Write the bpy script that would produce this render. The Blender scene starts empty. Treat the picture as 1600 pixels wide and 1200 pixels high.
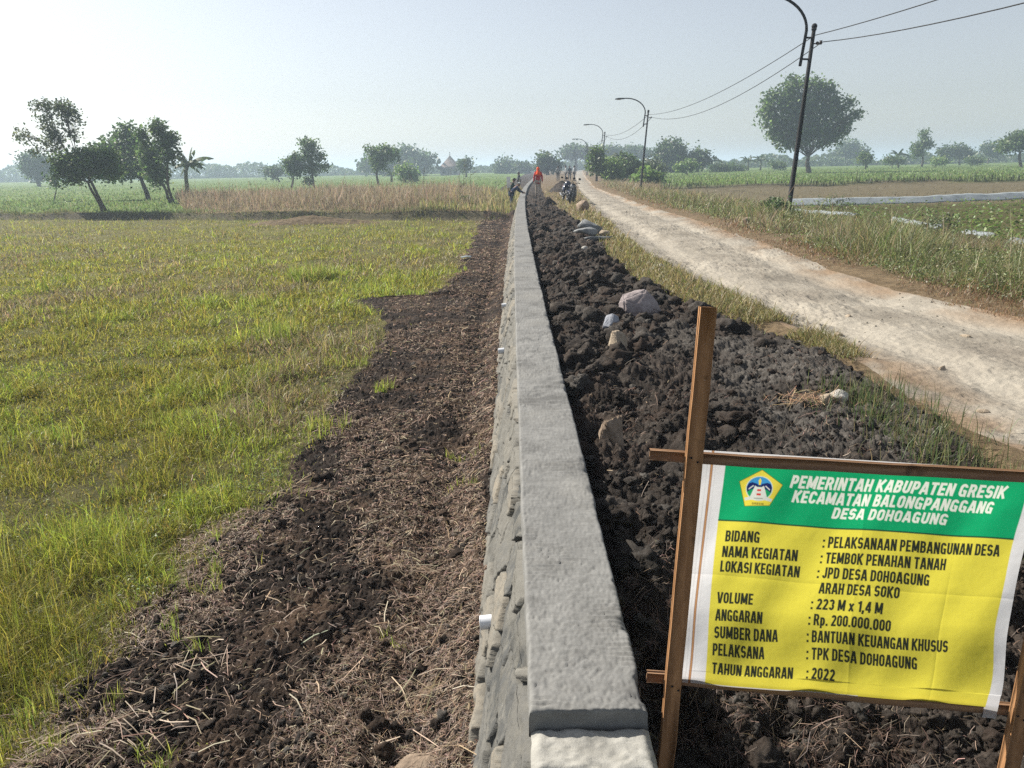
import bpy, bmesh, math, random
import numpy as np
from mathutils import Vector, Matrix
rng = np.random.default_rng(7)
random.seed(7)
sc = bpy.context.scene
col = sc.collection

# ------------------------------------------------------------------ camera, sky, sun
F = 1202.0                     # focal length in pixels of the 1600 x 1200 photograph
CAMZ = 1.4                     # eye height above the wall's top
PITCH = math.atan((600 - 262) / F)
ROLL = math.radians(1.15)
_f = np.array([0, math.cos(PITCH), -math.sin(PITCH)])
_r0 = np.array([1.0, 0, 0]); _u0 = np.cross(_r0, _f)
_r = math.cos(ROLL) * _r0 - math.sin(ROLL) * _u0
_u = math.sin(ROLL) * _r0 + math.cos(ROLL) * _u0
cam_d = bpy.data.cameras.new('camera'); cam = bpy.data.objects.new('camera', cam_d); col.objects.link(cam)
cam_d.sensor_width = 36.0; cam_d.lens = 36.0 * F / 1600.0
cam_d.clip_start = 0.05; cam_d.clip_end = 12000
cam.matrix_world = Matrix(((_r[0], _u[0], -_f[0], 0), (_r[1], _u[1], -_f[1], 0), (_r[2], _u[2], -_f[2], CAMZ), (0, 0, 0, 1)))
sc.camera = cam

SUN_EL, SUN_AZ = math.radians(38), math.radians(-58)       # azimuth from +Y, negative = to the left
w = bpy.data.worlds.new('World'); sc.world = w; w.use_nodes = True
nt = w.node_tree; bg = nt.nodes['Background']
sky = nt.nodes.new('ShaderNodeTexSky'); sky.sky_type = 'NISHITA'; sky.sun_disc = False
sky.sun_elevation = SUN_EL; sky.sun_rotation = SUN_AZ
sky.air_density = 1.0; sky.dust_density = 1.1; sky.ozone_density = 2.0; sky.altitude = 0
hs_ = nt.nodes.new('ShaderNodeHueSaturation'); hs_.inputs['Saturation'].default_value = .42
nt.links.new(sky.outputs[0], hs_.inputs['Color']); nt.links.new(hs_.outputs[0], bg.inputs[0]); bg.inputs[1].default_value = 0.075
sl = bpy.data.lights.new('sun', 'SUN'); sl.energy = 5.0; sl.angle = math.radians(0.6); sl.color = (1.0, 0.93, 0.82)
so = bpy.data.objects.new('sun', sl); col.objects.link(so)
_sd = Vector((math.sin(SUN_AZ) * math.cos(SUN_EL), math.cos(SUN_AZ) * math.cos(SUN_EL), math.sin(SUN_EL)))
so.rotation_euler = _sd.to_track_quat('Z', 'Y').to_euler()
so.location = (-20, 10, 30)
sc.view_settings.view_transform = 'Standard'; sc.view_settings.look = 'None'
sc.view_settings.exposure = 0.80; sc.view_settings.gamma = 1.0; sc.view_settings.use_curve_mapping = False
sc.cycles.use_denoising = False; sc.cycles.sample_clamp_indirect = 4.0
sc.cycles.max_bounces = 6; sc.cycles.diffuse_bounces = 3; sc.cycles.glossy_bounces = 2
sc.cycles.transmission_bounces = 3; sc.cycles.volume_bounces = 1; sc.cycles.transparent_max_bounces = 6

def ray(u, v): return (u - 800) / F * _r + (600 - v) / F * _u + _f
def at(u, v, y):                                    # the point of the place at distance y seen at a pixel of the photograph
    d = ray(u, v); return d * (y / d[1]) + np.array([0, 0, CAMZ])
def at_z(u, v, z):
    d = ray(u, v); return d * ((z - CAMZ) / d[2]) + np.array([0, 0, CAMZ])
def mpp(y): return y * 1.0 / (F * math.cos(PITCH))  # metres per photograph pixel at distance y near the horizon

# ------------------------------------------------------------------ noise
def _hash(ix, iy, s):
    h = (ix.astype(np.int64) * 374761393 + iy.astype(np.int64) * 668265263 + s * 982451653) & 0xFFFFFFFF
    h = ((h ^ (h >> 13)) * 1274126177) & 0xFFFFFFFF
    return ((h ^ (h >> 16)) & 0xFFFFFF) / float(0xFFFFFF)
def vn(x, y, s=0):
    x, y = np.broadcast_arrays(np.asarray(x, float), np.asarray(y, float))
    ix, iy = np.floor(x), np.floor(y); fx, fy = x - ix, y - iy
    fx = fx * fx * (3 - 2 * fx); fy = fy * fy * (3 - 2 * fy)
    a, b = _hash(ix, iy, s), _hash(ix + 1, iy, s); c, d = _hash(ix, iy + 1, s), _hash(ix + 1, iy + 1, s)
    return (a + (b - a) * fx) * (1 - fy) + (c + (d - c) * fx) * fy
def fbm(x, y, s=0, o=4):
    t = 0; a = 0.5; n = 0
    for k in range(o): t = t + a * vn(np.asarray(x) * 2 ** k, np.asarray(y) * 2 ** k, s + 17 * k); n += a; a *= 0.5
    return t / n
def worley(x, y, s=0):
    x, y = np.broadcast_arrays(np.asarray(x, float), np.asarray(y, float))
    ix, iy = np.floor(x), np.floor(y); f1 = np.full(x.shape, 9.0); f2 = np.full(x.shape, 9.0); idv = np.zeros(x.shape)
    for dx in (-1, 0, 1):
        for dy in (-1, 0, 1):
            cx, cy = ix + dx, iy + dy
            px = cx + _hash(cx, cy, s); py = cy + _hash(cx, cy, s + 5)
            d = np.hypot(px - x, py - y); r = _hash(cx, cy, s + 9)
            nb = d < f1
            f2 = np.where(nb, f1, np.minimum(f2, d)); idv = np.where(nb, r, idv); f1 = np.where(nb, d, f1)
    return f1, f2, idv
def worley2(x, y, s=0):                              # nearest cell, with the offset to its centre
    ix, iy = np.floor(x), np.floor(y); f1 = np.full(x.shape, 9.0); f2 = np.full(x.shape, 9.0); r1 = np.zeros(x.shape); ox = np.zeros(x.shape); oy = np.zeros(x.shape)
    for dx in (-1, 0, 1):
        for dy in (-1, 0, 1):
            cx, cy = ix + dx, iy + dy; qx, qy = x - cx - .15 - .7 * _hash(cx, cy, s), y - cy - .15 - .7 * _hash(cx, cy, s + 5); d = np.maximum(np.abs(qx), np.abs(qy)) * .45 + .55 * np.hypot(qx, qy); nb = d < f1
            f2 = np.where(nb, f1, np.minimum(f2, d)); r1 = np.where(nb, _hash(cx, cy, s + 9), r1); ox = np.where(nb, qx, ox); oy = np.where(nb, qy, oy); f1 = np.where(nb, d, f1)
    return f1, f2, r1, ox, oy
def lumps(x, y, size, s):                           # broken clods of unequal height with angular, crumbled outlines
    k = 1.0 / size
    wx = x + size * (1.0 * (fbm(x * k * 1.3, y * k * 1.3, s + 3, 4) - .5) + .5 * (fbm(x * k * 4, y * k * 4, s + 6, 3) - .5))
    wy = y + size * (1.0 * (fbm(x * k * 1.3 + 7, y * k * 1.3, s + 4, 4) - .5) + .5 * (fbm(x * k * 4 + 3, y * k * 4, s + 7, 3) - .5))
    f1, f2, r = worley(wx * k, wy * k, s)
    p = np.clip(1 - f1 / 0.9, 0, 1); e = sst(0, .35, f2 - f1)
    return (.55 * p ** .6 + .45 * e) * (0.1 + 0.9 * r) * (.75 + .5 * fbm(x * k * 3, y * k * 3, s + 8, 3))
def sst(a, b, x):
    t = np.clip((x - a) / (b - a), 0, 1); return t * t * (3 - 2 * t)
def ip(pts):
    ys, xs = zip(*sorted(pts)); return lambda y: np.interp(y, ys, xs)

# ------------------------------------------------------------------ plan of the place: x of each boundary as a function of y
_wc = lambda y: np.where(y < 70, 0.00033 * np.clip(y, 0, 70) ** 2, 1.617 + 0.0462 * (y - 70))
wall_l = lambda y: 0.03 + _wc(y)
wall_r = lambda y: 0.345 + _wc(y)
wall_foot = lambda y: -0.17 + _wc(y)
_ge = ip([(-6, -2.4), (1.5, -2.15), (2.8, -2.02), (3.4, -1.96), (4.4, -1.84), (6.1, -1.74), (8.7, -1.78), (11.6, -1.85), (12.3, -2.1), (13.0, -2.5), (13.8, -2.6), (14.2, -1.5), (14.9, -1.2), (19, -1.14), (25, -1.15), (34, -1.2), (80, -0.6), (300, 8)])
grass_edge = lambda y: _ge(y) + 0.42 * (fbm(y * 1.7, 0.3, 41, 5) - .5) * np.clip(y / 3, .6, 1.3) + np.where(y > 70, 0, 0)
_se = ip([(-6, 2.5), (3.6, 2.45), (5.5, 2.54), (6.4, 2.5), (7.2, 2.3), (8.3, 1.9), (10, 1.72), (12.4, 1.7), (16, 1.88), (21, 1.92), (29, 1.8), (42, 1.9), (60, 2.5), (80, 3.3), (300, 13.2)])
soil_edge = lambda y: _se(y) + 0.14 * (fbm(y * 1.9, 4.3, 43) - .5)
_rl = ip([(-6, 2.75), (3.6, 2.62), (4.4, 2.6), (5.3, 2.62), (6.6, 2.62), (8.7, 2.42), (11.5, 2.2), (17, 2.31), (27, 2.88), (34, 3.35), (48, 4.25), (70, 6.0), (110, 9.2), (300, 26)])
road_l = lambda y: np.maximum(_rl(y) + 0.25 * (fbm(y * 1.1, 9.3, 47) - .5), soil_edge(y) + .04)
_rr = ip([(-6, 5.6), (3, 5.4), (7.3, 4.95), (9.1, 4.6), (11.1, 4.66), (14.4, 4.82), (21.5, 5.15), (31, 5.2), (59, 6.4), (70, 7.4), (110, 10.8), (300, 28)])
road_r = lambda y: _rr(y) + 0.3 * (fbm(y * .9, 2.3, 53) - .5)
verge_r = lambda y: np.interp(y, [-6, 5, 12, 22, 34, 60, 110, 300], [9.5, 9.5, 9.8, 11.2, 11.5, 12.2, 16, 34])
bank_l = lambda x: 34.7 - 0.33 * np.minimum(x, 0.5) + 1.2 * (fbm(x * .23, 3.1, 61) - .5)
bank_r = lambda x: 62 + 0.02 * x + 2.0 * (fbm(x * .1, 5.1, 67) - .5)

def base_h(x, y):
    """large forms of the ground, without clods"""
    left = -0.85 + 0.05 * (fbm(x * .8, y * .8, 3) - .5)
    yb = bank_l(x)
    left = left + 0.36 * sst(0, 0.4, y - yb) * (.45 + .9 * fbm(x * .35, y * 0, 64)) + 0.12 * sst(1, 8, y - yb) + 0.06 * np.exp(-((y - yb - .5) / .5) ** 2)
    left = left + 0.10 * sst(60, 160, y)
    road = -0.10 + 0.07 * (fbm(x * .5, y * .35, 11) - .5)
    soil = -0.20 + 0.10 * (fbm(x * 1.3, y * 1.3, 13) - .5)
    soil = soil - 0.30 * (1 - sst(1.6, 3.1, y)) * (1 - sst(1.7, 2.5, x))
    soil = soil + .085 * np.exp(-np.clip(x - wall_r(y), 0, 9) / .45) * sst(2.2, 3.6, y)
    rm = np.clip((x - wall_r(y)) / np.maximum(soil_edge(y) - wall_r(y), .3), 0, 1)
    soil = soil + 0.06 * np.sin(rm * math.pi) + 0.10 * rm - 0.02
    se, rl, rr = soil_edge(y), road_l(y), road_r(y)
    z = np.where(x < wall_l(y) + .15, left, soil)
    t = sst(-.25, .3, x - se)
    z = np.where(x > wall_r(y) - .1, soil * (1 - t) + (-0.06) * t, z)
    t = sst(-.1, .35, x - rl)
    z = np.where(x > wall_r(y) - .1, z * (1 - t) + road * t, z)
    verge = -0.04 - 0.46 * sst(rr + 1.0, rr + 5.5, x)
    verge = verge + 0.32 * sst(0, .5, y - bank_r(x)) * sst(rr + 1, rr + 5, x) + 0.1 * sst(70, 150, y)
    t = sst(-.25, .5, x - rr)
    verge = verge + .10 * (fbm(x * .9, y * 1.4, 69) - .5) * sst(33, 36, y) * (1 - sst(60, 62, y))
    z = np.where(x > wall_r(y) - .1, z * (1 - t) + verge * t, z)
    return z

def soil_amp(x, y): return sst(-0.02, 0.12, x - grass_edge(y)) * (x < wall_l(y) + .2)
def H(x, y):
    x, y = np.broadcast_arrays(np.asarray(x, float), np.asarray(y, float))
    z = base_h(x, y).copy()
    m = (x < wall_l(y)) & (y < 60) & (y > 0)
    if m.any():
        X, Y = x[m], y[m]; a = sst(-.25, .15, X - grass_edge(Y))
        k = 0.030 * lumps(X, Y, .14, 21) + 0.022 * lumps(X, Y, .06, 22) + 0.05 * (fbm(X * 5, Y * 5, 23, 6) - .4) + 0.014 * lumps(X, Y, .027, 24) + .010 * (vn(X * 90, Y * 90, 26) - .5) * sst(14, 6, Y)
        foot = wall_foot(Y)
        k = k * a + 0.09 * np.exp(-((X - foot) / .14) ** 2) + (1 - a) * .05 * (fbm(X * 3, Y * 3, 25) - .5)
        k = k - 0.05 * np.exp(-((X - foot + .3) / .16) ** 2) * a
        z[m] += k
    m = (x > wall_r(y) - .12) & (x < road_l(y) + .6) & (y < 60) & (y > 0)
    if m.any():
        X, Y = x[m], y[m]; a = 1 - sst(-.12, .18, X - soil_edge(Y))
        rg = 1 - np.abs(2 * fbm(X * 2.3, Y * 2.3, 30, 5) - 1)
        fr = lambda f, sd: (vn(X * f, Y * f, sd) - .5) + .62 * (vn(X * f * 2.1, Y * f * 2.1, sd + 1) - .5) + .40 * (vn(X * f * 4.3, Y * f * 4.3, sd + 2) - .5) + .27 * (vn(X * f * 9.1, Y * f * 9.1, sd + 3) - .5)
        big = 0.24 * (fbm(X * 1.9 + 3, Y * 1.9, 29, 4) - .5) + .07 * rg ** 2 + .085 * fr(6, 480) + .03
        fine = sst(.8, 1.6, X + .5 * (fbm(X * 1.5, Y * 1.5, 28) - .5)) * (1 - sst(6.0, 7.6, Y))      # the drier, finer heap beside the road
        small = 0.12 * (fbm(X * 2.2, Y * 2.2, 27, 4) - .45) + .055 * fr(9, 490) + .07
        mic = .022 * fr(30, 495) + .010 * (vn(X * 170, Y * 170, 46) - .5)
        big = big + mic * sst(16, 7, Y); small = small + mic * sst(16, 7, Y)
        k = big * (1 - fine) + small * fine - .06
        k = k - 0.05 * np.exp(-((X - wall_r(Y)) / .10) ** 2)
        z[m] += k * a + (1 - a) * .03 * (fbm(X * 4, Y * 4, 36) - .5)
    m = (x > road_l(y) - .05) & (x < road_r(y) + .3) & (y < 110) & (y > 0)
    if m.any():
        X, Y = x[m], y[m]; a = sst(0, .2, X - road_l(Y)) * (1 - sst(-.2, .3, X - road_r(Y)))
        rut = np.abs(X - (road_l(Y) + road_r(Y)) / 2)
        k = 0.06 * (fbm(X * 1.8, Y * 1.1, 37, 5) - .5) - 0.04 * np.exp(-((rut - .65) / .22) ** 2) + .012 * (vn(X * 9, Y * 2.2, 50) - .5) - .04 * sst(.62, .74, fbm(X * 1.0, Y * .8, 51))
        rough = sst(.42, .62, fbm(X * .7, Y * .5, 38))
        k = k + rough * (0.04 * (fbm(X * 7, Y * 7, 39, 6) - .4) + .022 * lumps(X, Y, .08, 40)) + .012 * (fbm(X * 14, Y * 14, 44, 4) - .5) + .006 * (vn(X * 45, Y * 45, 52) - .5) + .008 * sst(.72, .88, vn(X * 18, Y * 18, 54))
        z[m] += k * a
    return z

# ------------------------------------------------------------------ object helpers
def tag(o, label=None, cat=None, group=None, kind=None):
    if label: o['label'] = label
    if cat: o['category'] = cat
    if group: o['group'] = group
    if kind: o['kind'] = kind
    return o
def empty(name, loc, label, cat, group=None):
    o = bpy.data.objects.new(name, None); col.objects.link(o); o.location = loc; o.empty_display_size = .2
    bpy.context.view_layer.update() if False else None
    return tag(o, label, cat, group)
def mesh(name, V, faces_quads=None, faces_tris=None, colr=None, smooth=False, attrs=None):
    me = bpy.data.meshes.new(name); V = np.asarray(V, np.float32)
    me.vertices.add(len(V)); me.vertices.foreach_set('co', V.ravel())
    q = np.zeros((0, 4), np.int32) if faces_quads is None else np.asarray(faces_quads, np.int32).reshape(-1, 4)
    t = np.zeros((0, 3), np.int32) if faces_tris is None else np.asarray(faces_tris, np.int32).reshape(-1, 3)
    nl = q.size + t.size; me.loops.add(nl); me.loops.foreach_set('vertex_index', np.concatenate([q.ravel(), t.ravel()]))
    npol = len(q) + len(t); me.polygons.add(npol)
    st = np.concatenate([np.arange(len(q)) * 4, q.size + np.arange(len(t)) * 3]).astype(np.int32)
    me.polygons.foreach_set('loop_start', st)
    if smooth: me.polygons.foreach_set('use_smooth', np.ones(npol, bool))
    if colr is not None:
        a = me.color_attributes.new('Col', 'FLOAT_COLOR', 'POINT')
        c = np.ones((len(V), 4), np.float32); c[:, :3] = colr; a.data.foreach_set('color', c.ravel())
    for k, v in (attrs or {}).items():
        a = me.attributes.new(k, 'FLOAT', 'POINT'); a.data.foreach_set('value', np.asarray(v, np.float32))
    me.update(calc_edges=True); me.validate()
    return me
def put(name, me, mat, parent=None, loc=None):
    o = bpy.data.objects.new(name, me); col.objects.link(o)
    for m in (mat if isinstance(mat, (list, tuple)) else [mat]): me.materials.append(m)
    if parent is not None:
        o.parent = parent
    if loc is not None: o.location = loc
    return o

class MB:
    """collects tubes, boxes, ellipsoids and tori into one mesh"""
    def __init__(s): s.V = []; s.Q = []; s.T = []; s.n = 0
    def _add(s, V, Q=(), T=()):
        V = np.asarray(V, float)
        if len(Q): s.Q.append(np.asarray(Q, int) + s.n)
        if len(T): s.T.append(np.asarray(T, int) + s.n)
        s.V.append(V); s.n += len(V)
    def tube(s, pts, rad, n=8, caps=True, flat=1.0):
        P = np.asarray(pts, float); m = len(P); rad = np.broadcast_to(np.asarray(rad, float), (m,))
        tg = np.gradient(P, axis=0); tg /= np.linalg.norm(tg, axis=1)[:, None] + 1e-9
        ref = np.array([0, 0, 1.0]) if abs(tg[0][2]) < .9 else np.array([1.0, 0, 0])
        V = []; a = np.linspace(0, 2 * math.pi, n, endpoint=False)
        for i in range(m):
            u = np.cross(tg[i], ref); u /= np.linalg.norm(u) + 1e-9; v = np.cross(tg[i], u); ref = np.cross(u, tg[i]) if np.linalg.norm(np.cross(u, tg[i])) > .1 else ref
            V.append(P[i] + rad[i] * (np.cos(a)[:, None] * u + flat * np.sin(a)[:, None] * v))
        V = np.concatenate(V); Q = []
        for i in range(m - 1):
            for j in range(n): k = (j + 1) % n; Q.append((i * n + j, i * n + k, (i + 1) * n + k, (i + 1) * n + j))
        T = []
        if caps:
            V = np.concatenate([V, P[:1], P[-1:]]); b = m * n
            for j in range(n): k = (j + 1) % n; T.append((b, k, j)); T.append((b + 1, (m - 1) * n + j, (m - 1) * n + k))
        s._add(V, Q, T); return s
    def ball(s, c, r, R=None, nu=12, nv=8):
        r = np.broadcast_to(np.asarray(r, float), (3,)); V = []
        for i in range(nv + 1):
            th = math.pi * i / nv
            for j in range(nu):
                ph = 2 * math.pi * j / nu; V.append((math.sin(th) * math.cos(ph), math.sin(th) * math.sin(ph), math.cos(th)))
        V = np.array(V) * r
        if R is not None: V = V @ np.asarray(R).T
        Q = [(i * nu + j, (i + 1) * nu + j, (i + 1) * nu + (j + 1) % nu, i * nu + (j + 1) % nu) for i in range(nv) for j in range(nu)]
        s._add(V + np.asarray(c), Q); return s
    def box(s, c, size, R=None, bev=0.12):
        hx, hy, hz = np.asarray(size, float) / 2; b = bev * min(hx, hy, hz); bm = bmesh.new()
        bmesh.ops.create_cube(bm, size=1.0)
        for v in bm.verts: v.co = Vector((v.co.x * 2 * hx, v.co.y * 2 * hy, v.co.z * 2 * hz))
        if b > 0: bmesh.ops.bevel(bm, geom=bm.edges[:], offset=b, segments=1, affect='EDGES')
        bm.verts.index_update(); V = np.array([v.co[:] for v in bm.verts])
        Q = []; T = []
        for f in bm.faces:
            ix = [v.index for v in f.verts]
            if len(ix) == 4: Q.append(ix)
            elif len(ix) == 3: T.append(ix)
            else: T += [(ix[0], ix[k], ix[k + 1]) for k in range(1, len(ix) - 1)]
        bm.free()
        if R is not None: V = V @ np.asarray(R).T
        s._add(V + np.asarray(c), Q, T); return s
    def torus(s, c, axis, R, r, n=28, m=8, flat=1.0):
        ax = np.asarray(axis, float); ax /= np.linalg.norm(ax); u = np.cross(ax, [0, 0, 1.0]); u = u / np.linalg.norm(u) if np.linalg.norm(u) > .1 else np.array([1.0, 0, 0]); v = np.cross(ax, u)
        V = []; Q = []
        for i in range(n):
            a = 2 * math.pi * i / n; e = math.cos(a) * u + math.sin(a) * v
            for j in range(m):
                b = 2 * math.pi * j / m; V.append(e * (R + r * math.cos(b)) + ax * r * flat * math.sin(b))
        for i in range(n):
            for j in range(m): Q.append((i * m + j, ((i + 1) % n) * m + j, ((i + 1) % n) * m + (j + 1) % m, i * m + (j + 1) % m))
        s._add(np.array(V) + np.asarray(c), Q); return s
    def build(s, name, mat, parent=None, smooth=True, loc=None, M=None):
        V = np.concatenate(s.V)
        if M is not None: V = V @ np.asarray(M).T
        me = mesh(name, V, np.concatenate(s.Q) if s.Q else None, np.concatenate(s.T) if s.T else None, smooth=smooth)
        return put(name, me, mat, parent, loc)
def rotz(a): c, s_ = math.cos(a), math.sin(a); return np.array([[c, -s_, 0], [s_, c, 0], [0, 0, 1.0]])
def rotx(a): c, s_ = math.cos(a), math.sin(a); return np.array([[1, 0, 0], [0, c, -s_], [0, s_, c]])
def roty(a): c, s_ = math.cos(a), math.sin(a); return np.array([[c, 0, s_], [0, 1, 0], [-s_, 0, c]])

# ------------------------------------------------------------------ materials
def newmat(name, rough=0.9, spec=0.2):
    m = bpy.data.materials.new(name); m.use_nodes = True; b = m.node_tree.nodes['Principled BSDF']
    b.inputs['Roughness'].default_value = rough; b.inputs['Specular IOR Level'].default_value = spec
    return m, m.node_tree, b
def N(nt, t, **k):
    n = nt.nodes.new(t)
    for a, v in k.items():
        if a.startswith('i_'): n.inputs[a[2:].replace('_', ' ')].default_value = v
        else: setattr(n, a, v)
    return n
def noise(nt, scale, detail=5, rough=.55, vec=None, dist=0):
    n = N(nt, 'ShaderNodeTexNoise'); n.inputs['Scale'].default_value = scale; n.inputs['Detail'].default_value = detail; n.inputs['Roughness'].default_value = rough; n.inputs['Distortion'].default_value = dist
    nt.links.new(vec or coords(nt), n.inputs['Vector']); return n.outputs['Fac']
def coords(nt, scale=None):
    tc = N(nt, 'ShaderNodeTexCoord'); o = tc.outputs['Object']
    if scale:
        mp = N(nt, 'ShaderNodeMapping'); mp.inputs['Scale'].default_value = scale; nt.links.new(o, mp.inputs['Vector']); o = mp.outputs['Vector']
    return o
def ramp(nt, fac, stops):
    r = N(nt, 'ShaderNodeValToRGB'); e = r.color_ramp.elements
    while len(e) < len(stops): e.new(.5)
    for k, (p, c) in enumerate(stops): e[k].position = p; e[k].color = (*c, 1) if len(c) == 3 else c
    nt.links.new(fac, r.inputs['Fac']); return r.outputs['Color']
def mixc(nt, fac, a, b, mode='MIX'):
    m = N(nt, 'ShaderNodeMix', data_type='RGBA', blend_type=mode)
    for s, v in ((0, fac), (6, a), (7, b)):
        if isinstance(v, (int, float)): m.inputs[s].default_value = v
        elif isinstance(v, tuple): m.inputs[s].default_value = (*v, 1)
        else: nt.links.new(v, m.inputs[s])
    return m.outputs[2]
def bump(nt, b, h, strength=.5, dist=.01):
    n = N(nt, 'ShaderNodeBump'); n.inputs['Strength'].default_value = strength; n.inputs['Distance'].default_value = dist
    nt.links.new(h, n.inputs['Height']); nt.links.new(n.outputs[0], b.inputs['Normal'])
def attr(nt, name):
    a = N(nt, 'ShaderNodeAttribute'); a.attribute_name = name; return a
G = lambda v: (v, v, v)
def simple(name, c, rough=.6, spec=.3, metal=0, var=.25, vs=8.0, bmp=0):
    m, nt, b = newmat(name, rough, spec); b.inputs['Metallic'].default_value = metal
    f = noise(nt, vs, 5); lo = tuple(x * (1 - var) for x in c); hi = tuple(min(1, x * (1 + var)) for x in c)
    nt.links.new(ramp(nt, f, [(.3, lo), (.7, hi)]), b.inputs['Base Color'])
    if bmp: bump(nt, b, noise(nt, vs * 6, 6), .6, bmp)
    return m
def leafmat(name, trans=.45, rough=.6):
    m = bpy.data.materials.new(name); m.use_nodes = True; nt = m.node_tree; nt.nodes.remove(nt.nodes['Principled BSDF'])
    a = attr(nt, 'Col'); d = N(nt, 'ShaderNodeBsdfDiffuse'); t = N(nt, 'ShaderNodeBsdfTranslucent'); x = N(nt, 'ShaderNodeMixShader'); x.inputs[0].default_value = trans
    g = N(nt, 'ShaderNodeBsdfGlossy'); g.inputs['Roughness'].default_value = rough; y = N(nt, 'ShaderNodeMixShader'); y.inputs[0].default_value = .04
    L = nt.links.new; L(a.outputs['Color'], d.inputs[0]); L(a.outputs['Color'], t.inputs[0]); L(d.outputs[0], x.inputs[1]); L(t.outputs[0], x.inputs[2])
    L(x.outputs[0], y.inputs[1]); L(g.outputs[0], y.inputs[2]); L(y.outputs[0], nt.nodes['Material Output'].inputs[0]); return m
M = {}
M['blade'] = leafmat('grass blade', .5, .5)
M['leaf'] = leafmat('tree leaf', .5, .5)
M['straw'] = leafmat('straw', .15, .6)

def m_soil(name, dark, mid, light, p=(.35, .55, .75), straw=None):
    m, nt, b = newmat(name, .95, .15); f = noise(nt, 9, 8, .65); g = noise(nt, 60, 6, .7)
    c = ramp(nt, f, [(p[0], dark), (p[1], mid), (p[2], light)])
    c = mixc(nt, .75, c, ramp(nt, g, [(.3, G(.22)), (.55, G(.5)), (.75, G(.85))]), 'OVERLAY')
    if straw:
        s = noise(nt, 2.2, 6, .6); c = mixc(nt, ramp(nt, s, [(.48, G(0)), (.66, G(.75))]), c, straw)
    c = mixc(nt, attr(nt, 'dry').outputs['Fac'], c, ramp(nt, noise(nt, 22, 7, .7), [(.35, (.045, .041, .037)), (.55, (.105, .097, .088)), (.72, (.19, .178, .163))]))
    nt.links.new(c, b.inputs['Base Color']); bump(nt, b, mixc(nt, .5, noise(nt, 140, 6, .75), noise(nt, 45, 6, .7)), 1.0, .02); return m
M['soil_l'] = m_soil('dug soil with chaff', (.016, .012, .010), (.034, .025, .020), (.065, .048, .038), straw=(.105, .070, .048))
M['soil_r'] = m_soil('black clay soil', (.020, .016, .014), (.044, .037, .032), (.105, .091, .079), (.34, .52, .70), straw=(.062, .043, .033))
def m_field():
    m, nt, b = newmat('field earth and low crop', .95, .1)
    c = ramp(nt, noise(nt, 5, 8, .65), [(.3, (.035, .034, .014)), (.52, (.075, .070, .028)), (.72, (.13, .115, .045))])
    pl = ramp(nt, noise(nt, 2.5, 8, .7, coords(nt, (1, 2.5, 1))), [(.35, (.075, .062, .038)), (.55, (.135, .115, .07)), (.7, (.19, .165, .11))])
    gr = ramp(nt, noise(nt, .35, 8, .65), [(.32, (.075, .12, .035)), (.5, (.11, .17, .045)), (.68, (.15, .19, .07))])
    c = mixc(nt, attr(nt, 'turf').outputs['Fac'], c, ramp(nt, noise(nt, 3, 8, .7), [(.3, (.085, .085, .026)), (.52, (.135, .13, .04)), (.72, (.20, .18, .065))])); c = mixc(nt, attr(nt, 'plough').outputs['Fac'], c, pl); c = mixc(nt, attr(nt, 'crop').outputs['Fac'], c, gr)
    c = mixc(nt, attr(nt, 'bare').outputs['Fac'], c, ramp(nt, noise(nt, 7, 6), [(.35, (.05, .046, .03)), (.65, (.11, .095, .06))]))
    nt.links.new(c, b.inputs['Base Color']); bump(nt, b, noise(nt, 20, 8, .7), .9, .03); return m
M['field'] = m_field()
M['verge'] = m_soil('verge earth', (.10, .075, .045), (.17, .125, .075), (.24, .18, .11))
M['far'] = m_soil('far fields', (.07, .09, .035), (.10, .12, .045), (.13, .14, .06))

def m_road():
    m, nt, b = newmat('chalky dirt road', .95, .1)
    c = ramp(nt, noise(nt, 1.1, 8, .62), [(.32, (.175, .158, .132)), (.5, (.268, .244, .204)), (.7, (.342, .314, .266))])
    c = mixc(nt, ramp(nt, noise(nt, 4.5, 8, .7), [(.30, G(.6)), (.46, G(0))]), c, (.16, .135, .105)); c = mixc(nt, ramp(nt, noise(nt, .8, 7, .65), [(.50, G(0)), (.64, G(.55))]), c, (.21, .185, .155))
    c = mixc(nt, .5, c, ramp(nt, noise(nt, 40, 6, .75), [(.3, G(.38)), (.7, G(.62))]), 'OVERLAY'); c = mixc(nt, ramp(nt, noise(nt, 26, 4, .6), [(.66, G(0)), (.73, G(.35))]), c, (.17, .15, .12))
    c = mixc(nt, attr(nt, 'rut').outputs['Fac'], c, (.39, .36, .305)); e = attr(nt, 'edge').outputs['Fac']; c = mixc(nt, e, c, (.23, .155, .095))
    nt.links.new(c, b.inputs['Base Color']); bump(nt, b, noise(nt, 30, 8, .7), .8, .015); return m
M['road'] = m_road()

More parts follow.
